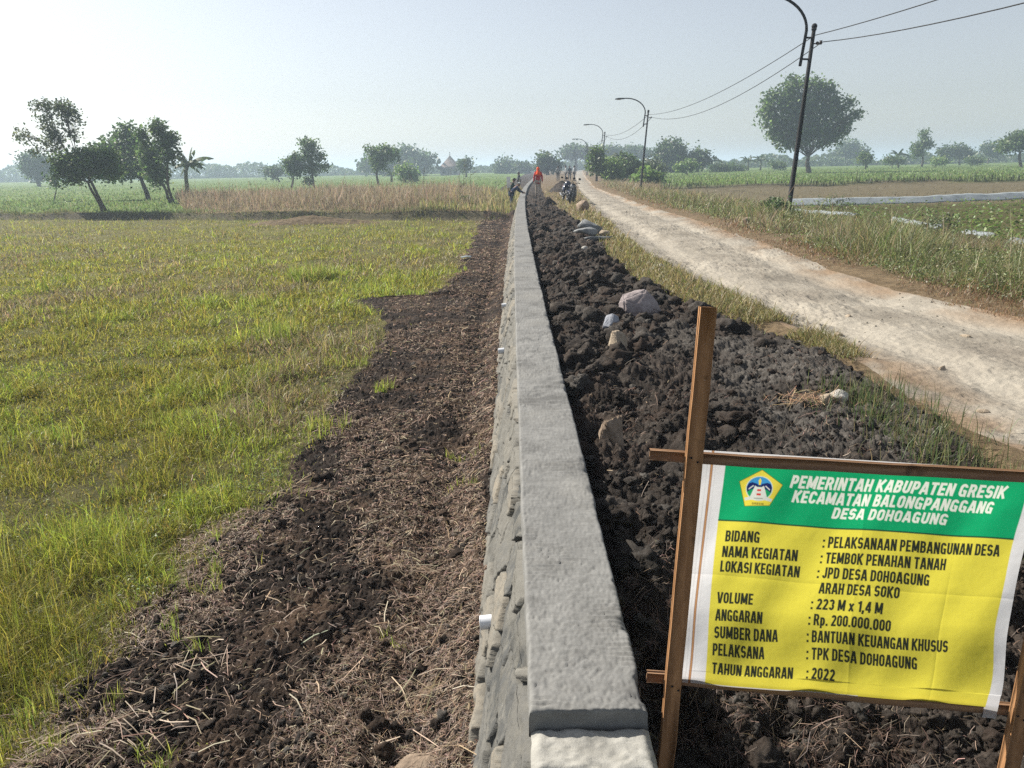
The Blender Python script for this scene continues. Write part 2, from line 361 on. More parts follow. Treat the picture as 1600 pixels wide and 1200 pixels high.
def m_concrete(name, a, b_, c_, bscale=55, dist=.006):
    m, nt, b = newmat(name, .9, .2)
    c = ramp(nt, noise(nt, 3.5, 8, .65), [(.3, a), (.5, b_), (.72, c_)])
    pits = noise(nt, bscale, 6, .75); c = mixc(nt, ramp(nt, pits, [(.30, G(.55)), (.43, G(0))]), c, tuple(x * .45 for x in a))
    st = noise(nt, 2.0, 6, .6, coords(nt, (6, 14, 6)), 1.2); c = mixc(nt, .45, c, ramp(nt, st, [(.35, G(.36)), (.65, G(.62))]), 'OVERLAY')
    c = mixc(nt, ramp(nt, noise(nt, 1.7, 9, .68), [(.53, G(0)), (.63, G(.6))]), c, tuple(x * .62 for x in a)); c = mixc(nt, ramp(nt, noise(nt, .9, 6, .6), [(.52, G(0)), (.66, G(.45))]), c, (c_[0] * 1.02, c_[1] * 1.0, c_[2] * .95))
    nt.links.new(c, b.inputs['Base Color'])
    h = mixc(nt, .5, noise(nt, bscale, 8, .75), noise(nt, 18, 5, .6)); bump(nt, b, h, .9, dist); return m
M['cap'] = m_concrete('rough cement cap', (.138, .138, .134), (.182, .183, .178), (.226, .226, .219), 130, .0016)
M['cap_pale'] = m_concrete('pale cement end', (.27, .265, .245), (.34, .335, .31), (.41, .405, .38), 90, .005)
def m_masonry():
    m, nt, b = newmat('cement smeared rubble stone', .92, .15)
    st = attr(nt, 'stone').outputs['Fac']; idv = attr(nt, 'cell').outputs['Fac']
    mort = ramp(nt, noise(nt, 9, 8, .7), [(.3, (.12, .116, .104)), (.7, (.205, .20, .18))])
    stone = ramp(nt, idv, [(0, (.055, .058, .058)), (.35, (.11, .112, .11)), (.7, (.16, .155, .14)), (1, (.24, .215, .175))])
    stone = mixc(nt, ramp(nt, noise(nt, 14, 7, .7), [(.45, G(0)), (.6, G(.8))]), stone, mort)
    c = mixc(nt, st, mort, stone); c = mixc(nt, attr(nt, 'gap').outputs['Fac'], c, (.03, .03, .028))
    nt.links.new(c, b.inputs['Base Color']); bump(nt, b, noise(nt, 45, 8, .75), .9, .008); return m
M['masonry'] = m_masonry()
def m_wood(name, a, b_, scale=(30, 30, 2.2)):
    m, nt, b = newmat(name, .75, .25); f = noise(nt, 2.2, 8, .65, coords(nt, scale), .8)
    c = ramp(nt, f, [(.3, a), (.62, b_)]); c = mixc(nt, ramp(nt, noise(nt, 14, 4), [(.62, G(0)), (.72, G(.7))]), c, tuple(x * .35 for x in a))
    nt.links.new(c, b.inputs['Base Color']); bump(nt, b, f, .35, .004); return m
M['post'] = m_wood('sawn orange brown timber', (.23, .115, .05), (.37, .20, .095))
M['rail'] = m_wood('sawn dull brown timber', (.17, .095, .055), (.27, .16, .09), (2.2, 30, 30))
def m_cloth(name, c, trans=.4):
    m = bpy.data.materials.new(name); m.use_nodes = True; nt = m.node_tree; nt.nodes.remove(nt.nodes['Principled BSDF'])
    f = noise(nt, 9, 4); cc = ramp(nt, f, [(.3, tuple(x * .93 for x in c)), (.7, tuple(min(1, x * 1.04) for x in c))])
    d = N(nt, 'ShaderNodeBsdfDiffuse'); t = N(nt, 'ShaderNodeBsdfTranslucent'); x = N(nt, 'ShaderNodeMixShader'); x.inputs[0].default_value = trans
    L = nt.links.new; L(cc, d.inputs[0]); L(cc, t.inputs[0]); L(d.outputs[0], x.inputs[1]); L(t.outputs[0], x.inputs[2]); L(x.outputs[0], nt.nodes['Material Output'].inputs[0]); return m
M['steel'] = simple('dark painted steel', (.012, .0125, .014), .7, .15); M['wire'] = simple('black cable', (.012, .012, .013), .6)
M['porcelain'] = simple('insulator', (.05, .035, .03), .35); M['lampglass'] = simple('lamp glass', (.35, .36, .38), .25, .5)
M['pvc'] = simple('white pvc', (.62, .65, .70), .4, .4, 0, .08); M['plastic'] = simple('white plastic film', (.55, .60, .62), .35, .4, 0, .15, 3); M['white'] = simple('white paint', (.75, .75, .72), .6, .3, 0, .1)
M['bark'] = simple('grey brown bark', (.085, .068, .052), .95, .1, 0, .4, 5, .02); M['stalk'] = simple('banana stem', (.10, .10, .055), .8, .2, 0, .4, 3)
M['dead'] = simple('dry weed stems', (.16, .115, .075), .9, .1, 0, .3, 4)

# ------------------------------------------------------------------ ground sheets
rows = np.concatenate([np.linspace(-5, .9, 14)[:-1], np.exp(np.arange(math.log(.9), math.log(46), .0036)), np.exp(np.arange(math.log(46.2), math.log(300), .02)), [300.0]])
RW = -1 * 0
def sheet(name, fa, fb, ncol, mat, label=None, warp=1.0, attrs=None, ystart=None, xnear=None):
    Y = rows; a = fa(Y); b = fb(Y); t = np.linspace(0, 1, ncol)
    if warp != 1.0: t = 1 - (1 - t) ** warp if warp > 0 else t ** (-warp)
    X = a[:, None] + (b - a)[:, None] * t[None, :]; YY = np.broadcast_to(Y[:, None], X.shape); Z = H(X, YY)
    V = np.stack([X, YY, Z], -1).reshape(-1, 3); n, m = X.shape
    i = (np.arange(n - 1)[:, None] * m + np.arange(m - 1)[None, :]).ravel()
    Q = np.stack([i, i + 1, i + m + 1, i + m], 1)
    me = mesh(name, V, Q, smooth=True, attrs={k: f(X, YY).ravel() for k, f in (attrs or {}).items()})
    o = put(name, me, mat); tag(o, label, None, None, 'structure'); return o
left_far = lambda y: -1.25 * np.maximum(y, 3) - 25
right_far = lambda y: 1.25 * np.maximum(y, 3) + 25
_bf = lambda d: sst(-.25, -.05, d) * (1 - sst(.42, .55, d))
sheet('field', left_far, grass_edge, 160, M['field'], warp=3.0, attrs={'turf': lambda X, Y: sst(5, 20, Y) * (.35 + .5 * sst(.40, .60, fbm(X * 1.2, Y * .9, 87))), 'crop': lambda X, Y: sst(.6, 3, Y - bank_l(X)) * (1 - .8 * sst(-19, -13, X) * (1 - sst(58, 64, Y))), 'bare': lambda X, Y: _bf(Y - bank_l(X))})
sheet('soil', grass_edge, lambda y: wall_foot(y) + .09, 330, M['soil_l'])
sheet('soil', lambda y: wall_r(y) - .04, soil_edge, 380, M['soil_r'], attrs={'dry': lambda X, Y: sst(.95, 1.7, X + .6 * (fbm(X * 1.5, Y * 1.5, 28) - .5)) * (1 - sst(6.2, 7.8, Y)) * sst(.30, .55, fbm(X * 2.2 + 4, Y * 2.2, 29)) * .85})
sheet('verge', soil_edge, road_l, 90, M['verge'])
sheet('road', road_l, road_r, 260, M['road'], attrs={'rut': lambda X, Y: .55 * np.exp(-((np.abs(X - (_rl(Y) + _rr(Y)) / 2 - .1) - .62 - .12 * (fbm(Y * .4, Y * 0, 74) - .5)) / .26) ** 2) * sst(.3, .6, fbm(X * 1.3, Y * .5, 73)), 'edge': lambda X, Y: np.clip(sst(-.7, .1, X - road_r(Y)) * .9 * sst(.3, .6, fbm(X * 2, Y * 1.2, 71)) + .8 * (1 - sst(0, .25 + .5 * sst(9, 5, Y), X - road_l(Y))) * sst(.3, .6, fbm(X * 2, Y * 2, 72)), 0, 1)})
sheet('verge', road_r, verge_r, 120, M['verge'])
sheet('field', verge_r, right_far, 140, M['field'], warp=-3.0, attrs={'plough': lambda X, Y: sst(33, 36, Y) * sst(0, 2, X - verge_r(Y)), 'crop': lambda X, Y: sst(.5, .9, Y - bank_r(X)) * .95, 'bare': lambda X, Y: _bf(Y - bank_r(X))})
# far land out to the horizon, starting where the sheets above end
g = 6000.0
def far_patch(pts, name='ground'):
    V = np.array(pts, float); put(name, mesh(name, V, [[0, 1, 2, 3]]), M['far'])['kind'] = 'structure'
far_patch([(-g, 300, -.36), (g, 300, -.36), (g, g, -.36), (-g, g, -.36)])
far_patch([(-g, -5, -.95), (-31 - 0, -5, -.95), (-400, 300, -.45), (-g, 300, -.45)])
far_patch([(31, -5, -.55), (g, -5, -.55), (g, 300, -.2), (400, 300, -.2)])
far_patch([(-g, -200, -.95), (g, -200, -.95), (g, -5, -.95), (-g, -5, -.95)])

# ------------------------------------------------------------------ grass
def blades(name, x, y, h, w, c, mat, lean=.5, kind='stuff', label=None, z=None, flop=0.0, dirn=None, seg=2):
    n = len(x); z = H(x, y) - .01 if z is None else z
    az = rng.uniform(0, 2 * math.pi, n) if dirn is None else dirn
    d = np.stack([np.cos(az), np.sin(az)], 1); la = np.abs(rng.normal(0, lean, n)) + flop
    la = np.clip(la, 0, 1.45); fa = rng.uniform(0, 2 * math.pi, n); s = np.stack([np.cos(fa), np.sin(fa), np.zeros(n)], 1) * (w / 2)[:, None]
    P0 = np.stack([x, y, z], 1); up = np.array([0, 0, 1.0])
    a1 = la * .55; a2 = np.clip(la * 1.35, 0, 1.7)
    P1 = P0 + (h * .5)[:, None] * np.concatenate([d * np.sin(a1)[:, None], np.cos(a1)[:, None]], 1)
    P2 = P1 + (h * .5)[:, None] * np.concatenate([d * np.sin(a2)[:, None], np.cos(a2)[:, None]], 1)
    V = np.stack([P0 - s, P0 + s, P1 - s * .8, P1 + s * .8, P2], 1).reshape(-1, 3)
    k = np.arange(n) * 5; Q = np.stack([k, k + 1, k + 3, k + 2], 1); T = np.stack([k + 2, k + 3, k + 4], 1)
    C = np.repeat(c, 5, 0)
    o = put(name, mesh(name, V, Q, T, C), mat)
    if kind: tag(o, label, None, None, kind)
    return o
def lod(n, y0, y1, p=1.0):                           # distances spread evenly in 1/y, as equal steps down a picture are
    u = rng.uniform(0, 1, n); return 1 / (1 / y0 + u * (1 / y1 - 1 / y0))
def pick(c, cols, wts):
    cols = np.array(cols); return cols[rng.choice(len(cols), c, p=np.array(wts) / sum(wts))]
def vary(c, a=.25):
    return np.clip(c * (1 + rng.normal(0, a, (len(c), 1))) * (1 + rng.normal(0, .07, c.shape)), .004, 1)

def left_grass(n, tall, y0=1.7):
    y = lod(n, y0, 44); x = grass_edge(y) - np.abs(rng.uniform(0, 1, n)) * (0.98 * y + 1.0)
    x = x + rng.normal(0, .07, n) + np.where(rng.uniform(0, 1, n) < .07, np.abs(rng.normal(0, .38, n)) * sst(.42, .58, fbm(x * 2.5, y * 2.5, 86)), 0)
    keep = (y < bank_l(x) - .1) & (x < grass_edge(y) + 1.1); x, y = x[keep], y[keep]; n = len(x)
    near = sst(-.15, .6, grass_edge(y) - x); pat = fbm(x * 1.1, y * .9, 81); pat2 = fbm(x * .45 + 9, y * .4, 82); bare = fbm(x * 1.6, y * 1.6, 83)
    k = rng.uniform(0, 1, n) < (.6 + .4 * near) * (1 - .30 * sst(.56, .68, bare)) * (1 - .5 * sst(.56, .66, fbm(x * 2.6, y * 2.2, 85)) * sst(13, 5, y)); x, y, pat, pat2, near, bare = [q[k] for q in (x, y, pat, pat2, near, bare)]; n = len(x)
    olive = pick(n, [(.24, .235, .05), (.31, .285, .085), (.18, .195, .04), (.36, .305, .12), (.26, .19, .08), (.10, .115, .03)], [4, 4, 3, 2.4, 1.7, 2.2])
    fresh = pick(n, [(.25, .31, .06), (.33, .36, .075), (.19, .26, .05), (.40, .39, .11)], [3, 3, 2, 2])
    dry = pick(n, [(.34, .285, .18), (.26, .205, .13), (.15, .12, .085), (.40, .35, .24), (.21, .19, .15)], [3, 3, 3, 2, 3])
    far_ = sst(5, 16, y)[:, None]; olive = olive * (1.08 + .16 * far_) * np.array([.95, 1.0, .60]); fresh = fresh * 1.05 * np.array([.98, 1.0, .72]); dry = dry * np.array([1.0, .97, .78])
    g_ = sst(.46, .70, pat + .07 * sst(-3.4, -1.2, x + y * .08) - .03); dr = sst(.48, .68, pat2 + .10 * sst(6, 2.5, y))
    r1, r2 = rng.uniform(0, 1, n), rng.uniform(0, 1, n); fr = r1 < g_ * .75
    c = np.where(fr[:, None], fresh, olive); dk = .45 + .75 * sst(.34, .60, fbm(x * 2.1 + 3, y * 1.6, 88)); c = np.where((r2 < dr * .7)[:, None], dry, c) * np.where(rng.uniform(0, 1, n) < .5, 1, 1)[:, None]; hs2 = dk
    hv = .45 + 1.1 * fbm(x * 1.9, y * 1.5, 84)
    h = (rng.gamma(4, .25, n) * .10 + .02) * (1 + .35 * fr) * hv * np.where(y > 12, 1.15, 1); h = h * (.5 + .5 * near) * (.55 if tall == 0 else 1.15) * hs2
    wd = np.minimum(np.maximum(.0026, y * .00105) * rng.uniform(.6, 1.3, n), .022)
    return x, y, h * (1.5 if tall == 0 else 1), wd, vary(c, .30)
LBG = 'olive and straw coloured grass covering the field beside the soil strip'
x, y, h, wd, c = left_grass(460000, 0)
blades('grass', x, y, h, wd, c, M['blade'], .5, flop=.55, label=LBG)
x, y, h, wd, c = left_grass(230000, 0, 6.5)
blades('grass', x, y, h * .85, wd, c, M['blade'], .5, flop=.6, label='matted olive grass filling the farther part of the field')
x, y, h, wd, c = left_grass(110000, 1)
blades('grass', x, y, h, wd, c, M['blade'], .55, label='thin upright stems rising from the matted field grass')
# bright rank tussocks
tx, ty, th, tw, tcx = [], [], [], [], []
for (u, v, rr_, hh, nn) in [(440, 520, .26, .34, 420), (485, 428, .5, .40, 620), (250, 650, .2, .20, 120), (105, 680, .2, .2, 90), (600, 600, .15, .18, 80), (520, 660, .2, .2, 120), (60, 480, .4, .22, 120), (330, 610, .2, .2, 90), (400, 470, .4, .25, 150), (640, 450, .5, .14, 240), (660, 420, .8, .16, 320), (150, 880, .10, .14, 60), (340, 740, .16, .17, 80), (300, 1010, .04, .13, 26), (275, 990, .03, .13, 16), (330, 900, .10, .13, 60), (25, 960, .2, .18, 90), (530, 560, .25, .2, 140), (350, 830, .05, .15, 24), (200, 760, .15, .16, 60), (400, 640, .2, .18, 90), (60, 1080, .12, .14, 60), (90, 1150, .10, .12, 70), (30, 1130, .12, .14, 90), (170, 1090, .07, .10, 40), (215, 1180, .08, .10, 50), (265, 1195, .06, .10, 40), (250, 960, .08, .13, 50), (130, 1000, .12, .14, 90), (190, 940, .12, .15, 80), (330, 885, .06, .12, 36), (720, 700, .10, .10, 60), (715, 745, .08, .09, 50), (610, 985, .08, .07, 50), (440, 700, .08, .15, 40)]:
    p = at_z(u, v + 6, -.8); nc_ = max(2, nn // 14); cen = rng.normal(0, rr_ * .55, (nc_, 2)); q = cen[rng.integers(0, nc_, nn)] + rng.normal(0, .018 + rr_ * .05, (nn, 2)); tx.append(p[0] + q[:, 0]); ty.append(p[1] + q[:, 1]); th.append(hh * rng.uniform(.3, 1.1, nn)); tw.append(np.full(nn, max(.0035, p[1] * .0011)))
    tcx.append(vary(pick(nn, [(.27, .34, .06), (.36, .39, .08), (.20, .27, .05), (.42, .38, .14)], [3, 3, 2, 1.5]), .22))
tx, ty, th, tw, tcx = map(np.concatenate, (tx, ty, th, tw, tcx))
blades('tussock_grass', tx, ty, th, tw, tcx, M['blade'], .5, label='bright yellow green tussocks standing above the olive grass')

# straw and chaff on the dug strip, thinner on the clods at the other side of the wall
def straw(name, x, y, L, wd, c, label, lift=.012, tilt=.12, bend=.14, heading=None):
    n = len(x); az = rng.uniform(0, math.pi * 2, n) if heading is None else heading + rng.normal(0, .75, n); d = np.stack([np.cos(az), np.sin(az)], 1); s = np.stack([-d[:, 1], d[:, 0]], 1)
    cv = rng.normal(0, bend, n); mx = np.stack([x, y], 1)
    P = [mx - d * (L / 2)[:, None], mx + s * (cv * L)[:, None], mx + d * (L / 2)[:, None]]
    tl = rng.normal(0, tilt, n) * L
    V = []
    for k, p in enumerate(P):
        z = H(p[:, 0], p[:, 1]) * .5 + H(mx[:, 0], mx[:, 1]) * .5 + lift + (k - 1) * tl + (k == 1) * L * .06
        for sg in (-1, 1):
            q = p + sg * s * (wd / 2 * (1 - .3 * (k == 2)))[:, None]; V.append(np.stack([q[:, 0], q[:, 1], z + sg * wd * .15], 1))
    V = np.stack(V, 1).reshape(-1, 3); k = np.arange(n) * 6
    Q = np.concatenate([np.stack([k, k + 1, k + 3, k + 2], 1), np.stack([k + 2, k + 3, k + 5, k + 4], 1)])
    return tag(put(name, mesh(name, V, Q, None, np.repeat(c, 6, 0)), M['straw']), label, None, None, 'stuff')
SC = [(.30, .215, .145), (.22, .150, .105), (.15, .10, .072), (.40, .32, .22), (.10, .066, .048)]
def strip_straw(n):
    y = lod(n, 1.6, 36); x = grass_edge(y) - .25 + rng.uniform(0, 1, n) * (wall_foot(y) + .05 - grass_edge(y) + .25)
    a = fbm(x * 1.6, y * 1.1, 91); b = sst(-.1, .5, (x - grass_edge(y)) / (wall_foot(y) - grass_edge(y)) - .3)
    k = rng.uniform(0, 1, n) < np.clip(.10 + .9 * sst(.47, .60, a + .09 * b + .10 * (fbm(x * 6, y * 4, 92) - .5)), 0, 1); x, y = x[k], y[k]; n = len(x)
    L = np.minimum(rng.gamma(1.6, .018, n) + .012, .26) * (1 + y * .03); return x, y, L * .8, np.maximum(.0017, y * .0008) * rng.uniform(.6, 1.4, n), vary(pick(n, SC, [3, 4, 4, 1.2, 3]), .22)
straw('chaff', *strip_straw(120000), 'brown straw chaff strewn over the dug soil strip')
# coarse pale stalks in the foreground
n = 150; y = lod(n, 1.7, 9); x = grass_edge(y) + rng.uniform(-.6, 1, n) * (wall_foot(y) - grass_edge(y)) * .98; x = np.minimum(x, wall_foot(y) - .05)
straw('straw', x, y, rng.uniform(.05, .24, n), rng.uniform(.003, .0055, n), vary(pick(n, [(.50, .42, .29), (.42, .33, .21), (.58, .52, .40)], [2, 2, 1]), .15), 'loose pale straw stalks lying on the dark soil', .02, .10, .035)
for (u, v, n, L0, L1, az0, sp_, lab_) in ((655, 1080, 36, .08, .22, 1.25, .06, 'fan of pale cut stalks lying near the wall foot'), (330, 1040, 14, .06, .22, -.6, .06, 'bundle of pale straw on the dark soil by the grass'), (230, 1140, 26, .06, .2, -.15, .11, 'long straw bundle lying across the soil at the lower left'), (640, 890, 60, .04, .13, .4, .11, 'patch of broken straw halfway along the strip'), (480, 770, 60, .04, .14, .5, .12, 'tangle of straw at the edge of the grass'), (100, 1175, 40, .06, .2, .3, .12, 'dead straw tangle at the lower left corner')):
    p = at_z(u, v, -.82); xx = p[0] + rng.normal(0, sp_, n); yy = p[1] + rng.normal(0, sp_ * .7, n); straw('straw', xx, yy, rng.uniform(L0, L1, n), rng.uniform(.0022, .0048, n), vary(pick(n, [(.38, .30, .20), (.30, .22, .145), (.48, .41, .30), (.22, .155, .105)], [2, 3, .7, 3]), .15), lab_, .025, .10, .05, az0)
n = 42000; y = lod(n, 1.3, 34); x = wall_r(y) + .03 + rng.uniform(0, 1, n) * (soil_edge(y) - wall_r(y))
k = rng.uniform(0, 1, n) < (.10 + .9 * sst(.48, .62, fbm(x * 1.4, y * .9, 93))) * (1 - .7 * sst(.9, 1.5, x) * (y < 7)); x, y = x[k], y[k]; n = len(x)
straw('root_scraps', x, y, rng.gamma(1.6, .018, n) + .01, np.maximum(.0018, y * .0008) * rng.uniform(.6, 1.3, n), vary(pick(n, [(.16, .105, .075), (.10, .065, .046), (.07, .046, .034), (.24, .17, .12), (.36, .28, .19)], [3, 4, 4, 1.2, .35]), .25), 'dry roots and straw scraps among the black clods', .015, .3)
# bunch of straw lying on the heap behind the sign
n = 150; x = 1.86 + rng.normal(0, .10, n); y = 4.62 + rng.normal(0, .07, n)
straw('straw', x, y, rng.uniform(.04, .16, n), np.full(n, .0028), vary(pick(n, [(.40, .26, .15), (.33, .22, .13), (.48, .36, .24)], [2, 2, 1]), .15), 'small heap of orange straw on the soil beside white stones', .04, .25, .05)

# short grass between the soil and the road
n = 80000; y = lod(n, 1.6, 60); x = soil_edge(y) - .05 + (rng.beta(1.3, 1.3, n)) * (road_l(y) - soil_edge(y) + .25)
d_ = fbm(x * 1.5, y * .8, 95); k = rng.uniform(0, 1, n) < np.where(y < 7.2, .75 * sst(.42, .6, d_), .35 + .65 * sst(.3, .5, d_)); x, y = x[k], y[k]; n = len(x)
blades('grass', x, y, rng.gamma(4, .25, n) * .085 + .015, np.minimum(np.maximum(.0026, y * .0011), .025), vary(pick(n, [(.30, .255, .11), (.24, .215, .085), (.30, .25, .12), (.17, .19, .06), (.35, .29, .16), (.14, .17, .045)], [3, 3, 3, 2, 2, 1.2]), .28), M['blade'], .6, flop=.4, label='short yellowish grass strip along the road edge')
# fresh blades at the lower edge of the heap
n = 1500; y = rng.uniform(2.6, 5.0, n); x = soil_edge(y) - .2 + rng.normal(0, .17, n)
blades('grass', x, y, rng.uniform(.06, .22, n), np.full(n, .0045), vary(pick(n, [(.09, .14, .045), (.15, .18, .07), (.24, .21, .10)], [3, 2, 2]), .25), M['blade'], .6, label='dark green grass growing at the heap foot behind the sign')
# tall dry verge on the far side of the road
n = 230000; y = lod(n, 4.5, 75); t = rng.beta(1.0, 1.25, n); x = road_r(y) - .12 + t * (verge_r(y) - road_r(y) + 1.0)
d_ = fbm(x * .8, y * .5, 97); near = sst(0, 1.3, x - road_r(y)); k = rng.uniform(0, 1, n) < (.25 + .75 * near) * (.5 + .5 * sst(.3, .5, d_)); x, y, d_, near = x[k], y[k], d_[k], near[k]; n = len(x)
gr = pick(n, [(.18, .22, .075), (.23, .25, .095), (.13, .175, .055), (.29, .285, .14), (.10, .14, .045)], [3, 3, 2, 1.5, 1.5]); dr = pick(n, [(.30, .245, .14), (.26, .20, .12), (.33, .28, .18)], [2, 2, 1]); lo = pick(n, [(.26, .165, .09), (.22, .13, .075), (.30, .20, .12)], [1, 1, 1])
r1 = rng.uniform(0, 1, n); c = np.where((r1 < .25 + .5 * sst(.5, .65, fbm(x * .5, y * .35, 98)) + .4 * sst(25, 45, y))[:, None], dr, gr); c = np.where((rng.uniform(0, 1, n) > near * 1.5 + .1)[:, None], lo, c)
h = (.04 + .17 * near * rng.gamma(2.5, 1 / 2.5, n)) * (.15 + 1.7 * sst(.25, .75, fbm(x * .9, y * .7, 99))) * (1 - .35 * sst(2.5, 6, x - road_r(y)))
blades('tall_grass', x, y, h, np.minimum(np.maximum(.003, y * .0009), .024), vary(c, .32), M['blade'], .6, flop=.4, label='tall olive and straw grass along the far side of the road')

def leaf_quads(name, P, size, c, mat, up=.6, parent=None, kind=None, label=None, asp=.62):
    n = len(P); nrm = rng.normal(0, 1, (n, 3)); nrm[:, 2] = np.abs(nrm[:, 2]) + up; nrm /= np.linalg.norm(nrm, axis=1)[:, None]
    a = np.cross(nrm, rng.normal(0, 1, (n, 3))); a /= np.linalg.norm(a, axis=1)[:, None]; b = np.cross(nrm, a); s = size[:, None]
    V = np.stack([P - a * s * .5, P + b * s * asp * .5 - nrm * s * .06, P + a * s * .5 - nrm * s * .1, P - b * s * asp * .5 - nrm * s * .06], 1).reshape(-1, 3)
    o = put(name, mesh(name, V, np.arange(n * 4).reshape(-1, 4), None, np.repeat(c, 4, 0)), mat, parent)
    if kind: tag(o, label, None, None, kind)
    return o
n = 110000; y = lod(n, 4.5, 40); x = road_r(y) + .35 + rng.uniform(0, 1, n) * (verge_r(y) - road_r(y) + .6); d_ = fbm(x * 1.1 + 5, y * .9, 101); k = d_ > .50; x, y, d_ = x[k], y[k], d_[k]; n = len(x)
leaf_quads('weeds', np.stack([x, y, H(x, y) + (.03 + .30 * sst(.5, .7, d_) * rng.uniform(0, 1, n))], 1), rng.uniform(.012, .03, n) * (1 + y * .05), vary(pick(n, [(.14, .18, .06), (.19, .22, .08), (.10, .135, .045), (.26, .25, .11)], [3, 3, 2, 1.5]), .25), M['blade'], .4, None, 'stuff', 'small leaved green weeds mixed into the verge grass')
n = 26000; y = lod(n, 1.8, 20); x = grass_edge(y) - .05 - rng.uniform(0, 1, n) ** 1.4 * (.6 * y + .5); d_ = fbm(x * 1.5 + 2, y * 1.3, 102); k = (d_ > .55); x, y, d_ = x[k], y[k], d_[k]; n = len(x)
leaf_quads('weeds', np.stack([x, y, H(x, y) + (.01 + .12 * rng.uniform(0, 1, n))], 1), rng.uniform(.008, .02, n) * (1 + y * .05), vary(pick(n, [(.16, .23, .06), (.22, .28, .07), (.11, .16, .05)], [3, 2, 2]), .25), M['blade'], .5, None, 'stuff', 'small leaved weeds low in the field grass')

# ------------------------------------------------------------------ the retaining wall
wall = empty('retaining_wall', (0, 0, 0), 'long grey cement topped rubble stone retaining wall running away between field and road', 'wall')
wy = np.concatenate([np.exp(np.arange(math.log(1.745), math.log(40), .004)), np.linspace(40.2, 240, 120)])
def wall_cap():
    nt_ = 70; pts = []
    t = np.linspace(0, 1, nt_)
    Y = np.broadcast_to(wy[:, None], (len(wy), nt_))
    jl = .010 * (fbm(wy * 6, 1.1, 201, 6) - .5) + .006 * sst(.62, .78, fbm(wy * 5, 3.3, 217)); jr = .014 * (fbm(wy * 5, 7.1, 202, 6) - .5) - .012 * sst(.60, .74, fbm(wy * 6, 5.5, 218))
    XL = wall_l(wy) + jl; XR = wall_r(wy) + jr
    # section: left side foot, left arris, top, right arris, right side foot
    Xt = XL[:, None] + (XR - XL)[:, None] * t[None]
    Z = .006 * (fbm(Xt * 5, Y * 2.2, 203, 3) - .5) + .0032 * (fbm(Xt * 34, Y * 30, 204, 4) - .5) - .003 * sst(.60, .75, fbm(Xt * 60, Y * 50, 211, 3)) * sst(.4, .6, fbm(Xt * 5, Y * 4, 214)) + .003 * (vn(Xt * 160, Y * 150, 215) - .5)
    Z = Z + .004 * np.sin(Y * 260 + 9 * fbm(Xt * 9, Y * 9, 212)) * sst(.5, .62, fbm(Xt * 3, Y * 2.3, 213))
    nr_ = sst(2.9, 1.8, Y); Z = Z - .0025 * nr_ * sst(.52, .70, fbm(Xt * 95, Y * 80, 219, 3)) + .0025 * nr_ * (fbm(Xt * 24, Y * 30, 220, 5) - .5)
    ta = fbm(Xt * 2.2 + 3, Y * 1.7, 222); Z = Z + .0004 * np.sin(240 * np.hypot(Xt - .1 - wall_l(Y), (Y - np.round(Y / .42) * .42) + .06) + 6 * fbm(Xt * 12, Y * 12, 223)) * sst(.50, .60, ta)
    joint = np.zeros_like(wy)
    for jy in (9.9, 13.6, 17.5, 21.9, 26, 33, 41): joint += np.exp(-((wy - jy) / (.012 + .0012 * jy)) ** 2)
    Z = Z - .014 * joint[:, None] - .005 * (np.exp(-(t / .012) ** 2) + np.exp(-((1 - t) / .014) ** 2))[None]
    Z = Z - .012 * sst(.5, .7, fbm(Y * 7, t[None] * 0 + 3, 209)) * np.exp(-((1 - t) / .06) ** 2)[None]
    cols = [np.stack([XL - .004, wy, np.full_like(wy, -.10)], 1), np.stack([XL - .003, wy, np.full_like(wy, -.03)], 1)]
    V = [c[:, None] for c in cols] + [np.stack([Xt, Y, Z], -1)] + [np.stack([XR + .004 * (k + 1) + .012 * (fbm(wy * 12, k * 2.0, 205) - .5), wy, np.full_like(wy, z)], 1)[:, None] for k, z in enumerate((-.03, -.10, -.40))]
    V = np.concatenate(V, 1); n, m = V.shape[:2]; V = V.reshape(-1, 3)
    i = (np.arange(n - 1)[:, None] * m + np.arange(m - 1)[None]).ravel(); Q = np.stack([i, i + 1, i + m + 1, i + m], 1)
    # the near end face, ragged
    prev_ = np.arange(m); Q = [Q]
    for k in range(1, 9):
        E_ = V[:m].copy(); f = (k / 8) ** 1.6; E_[:, 2] = V[:m, 2] * (1 - f) - .42 * f; E_[:, 1] += .004 + .022 * (fbm(E_[:, 0] * 16, E_[:, 2] * 22, 224, 4) - .5) + .008 * f; b = len(V); V = np.concatenate([V, E_]); cur_ = b + np.arange(m)
        Q.append(np.stack([prev_[:-1], cur_[:-1], cur_[1:], prev_[1:]], 1)); prev_ = cur_
    Q = np.concatenate(Q)
    return put('cap', mesh('cap', V, Q, smooth=True), M['cap'], wall)
wall_cap()
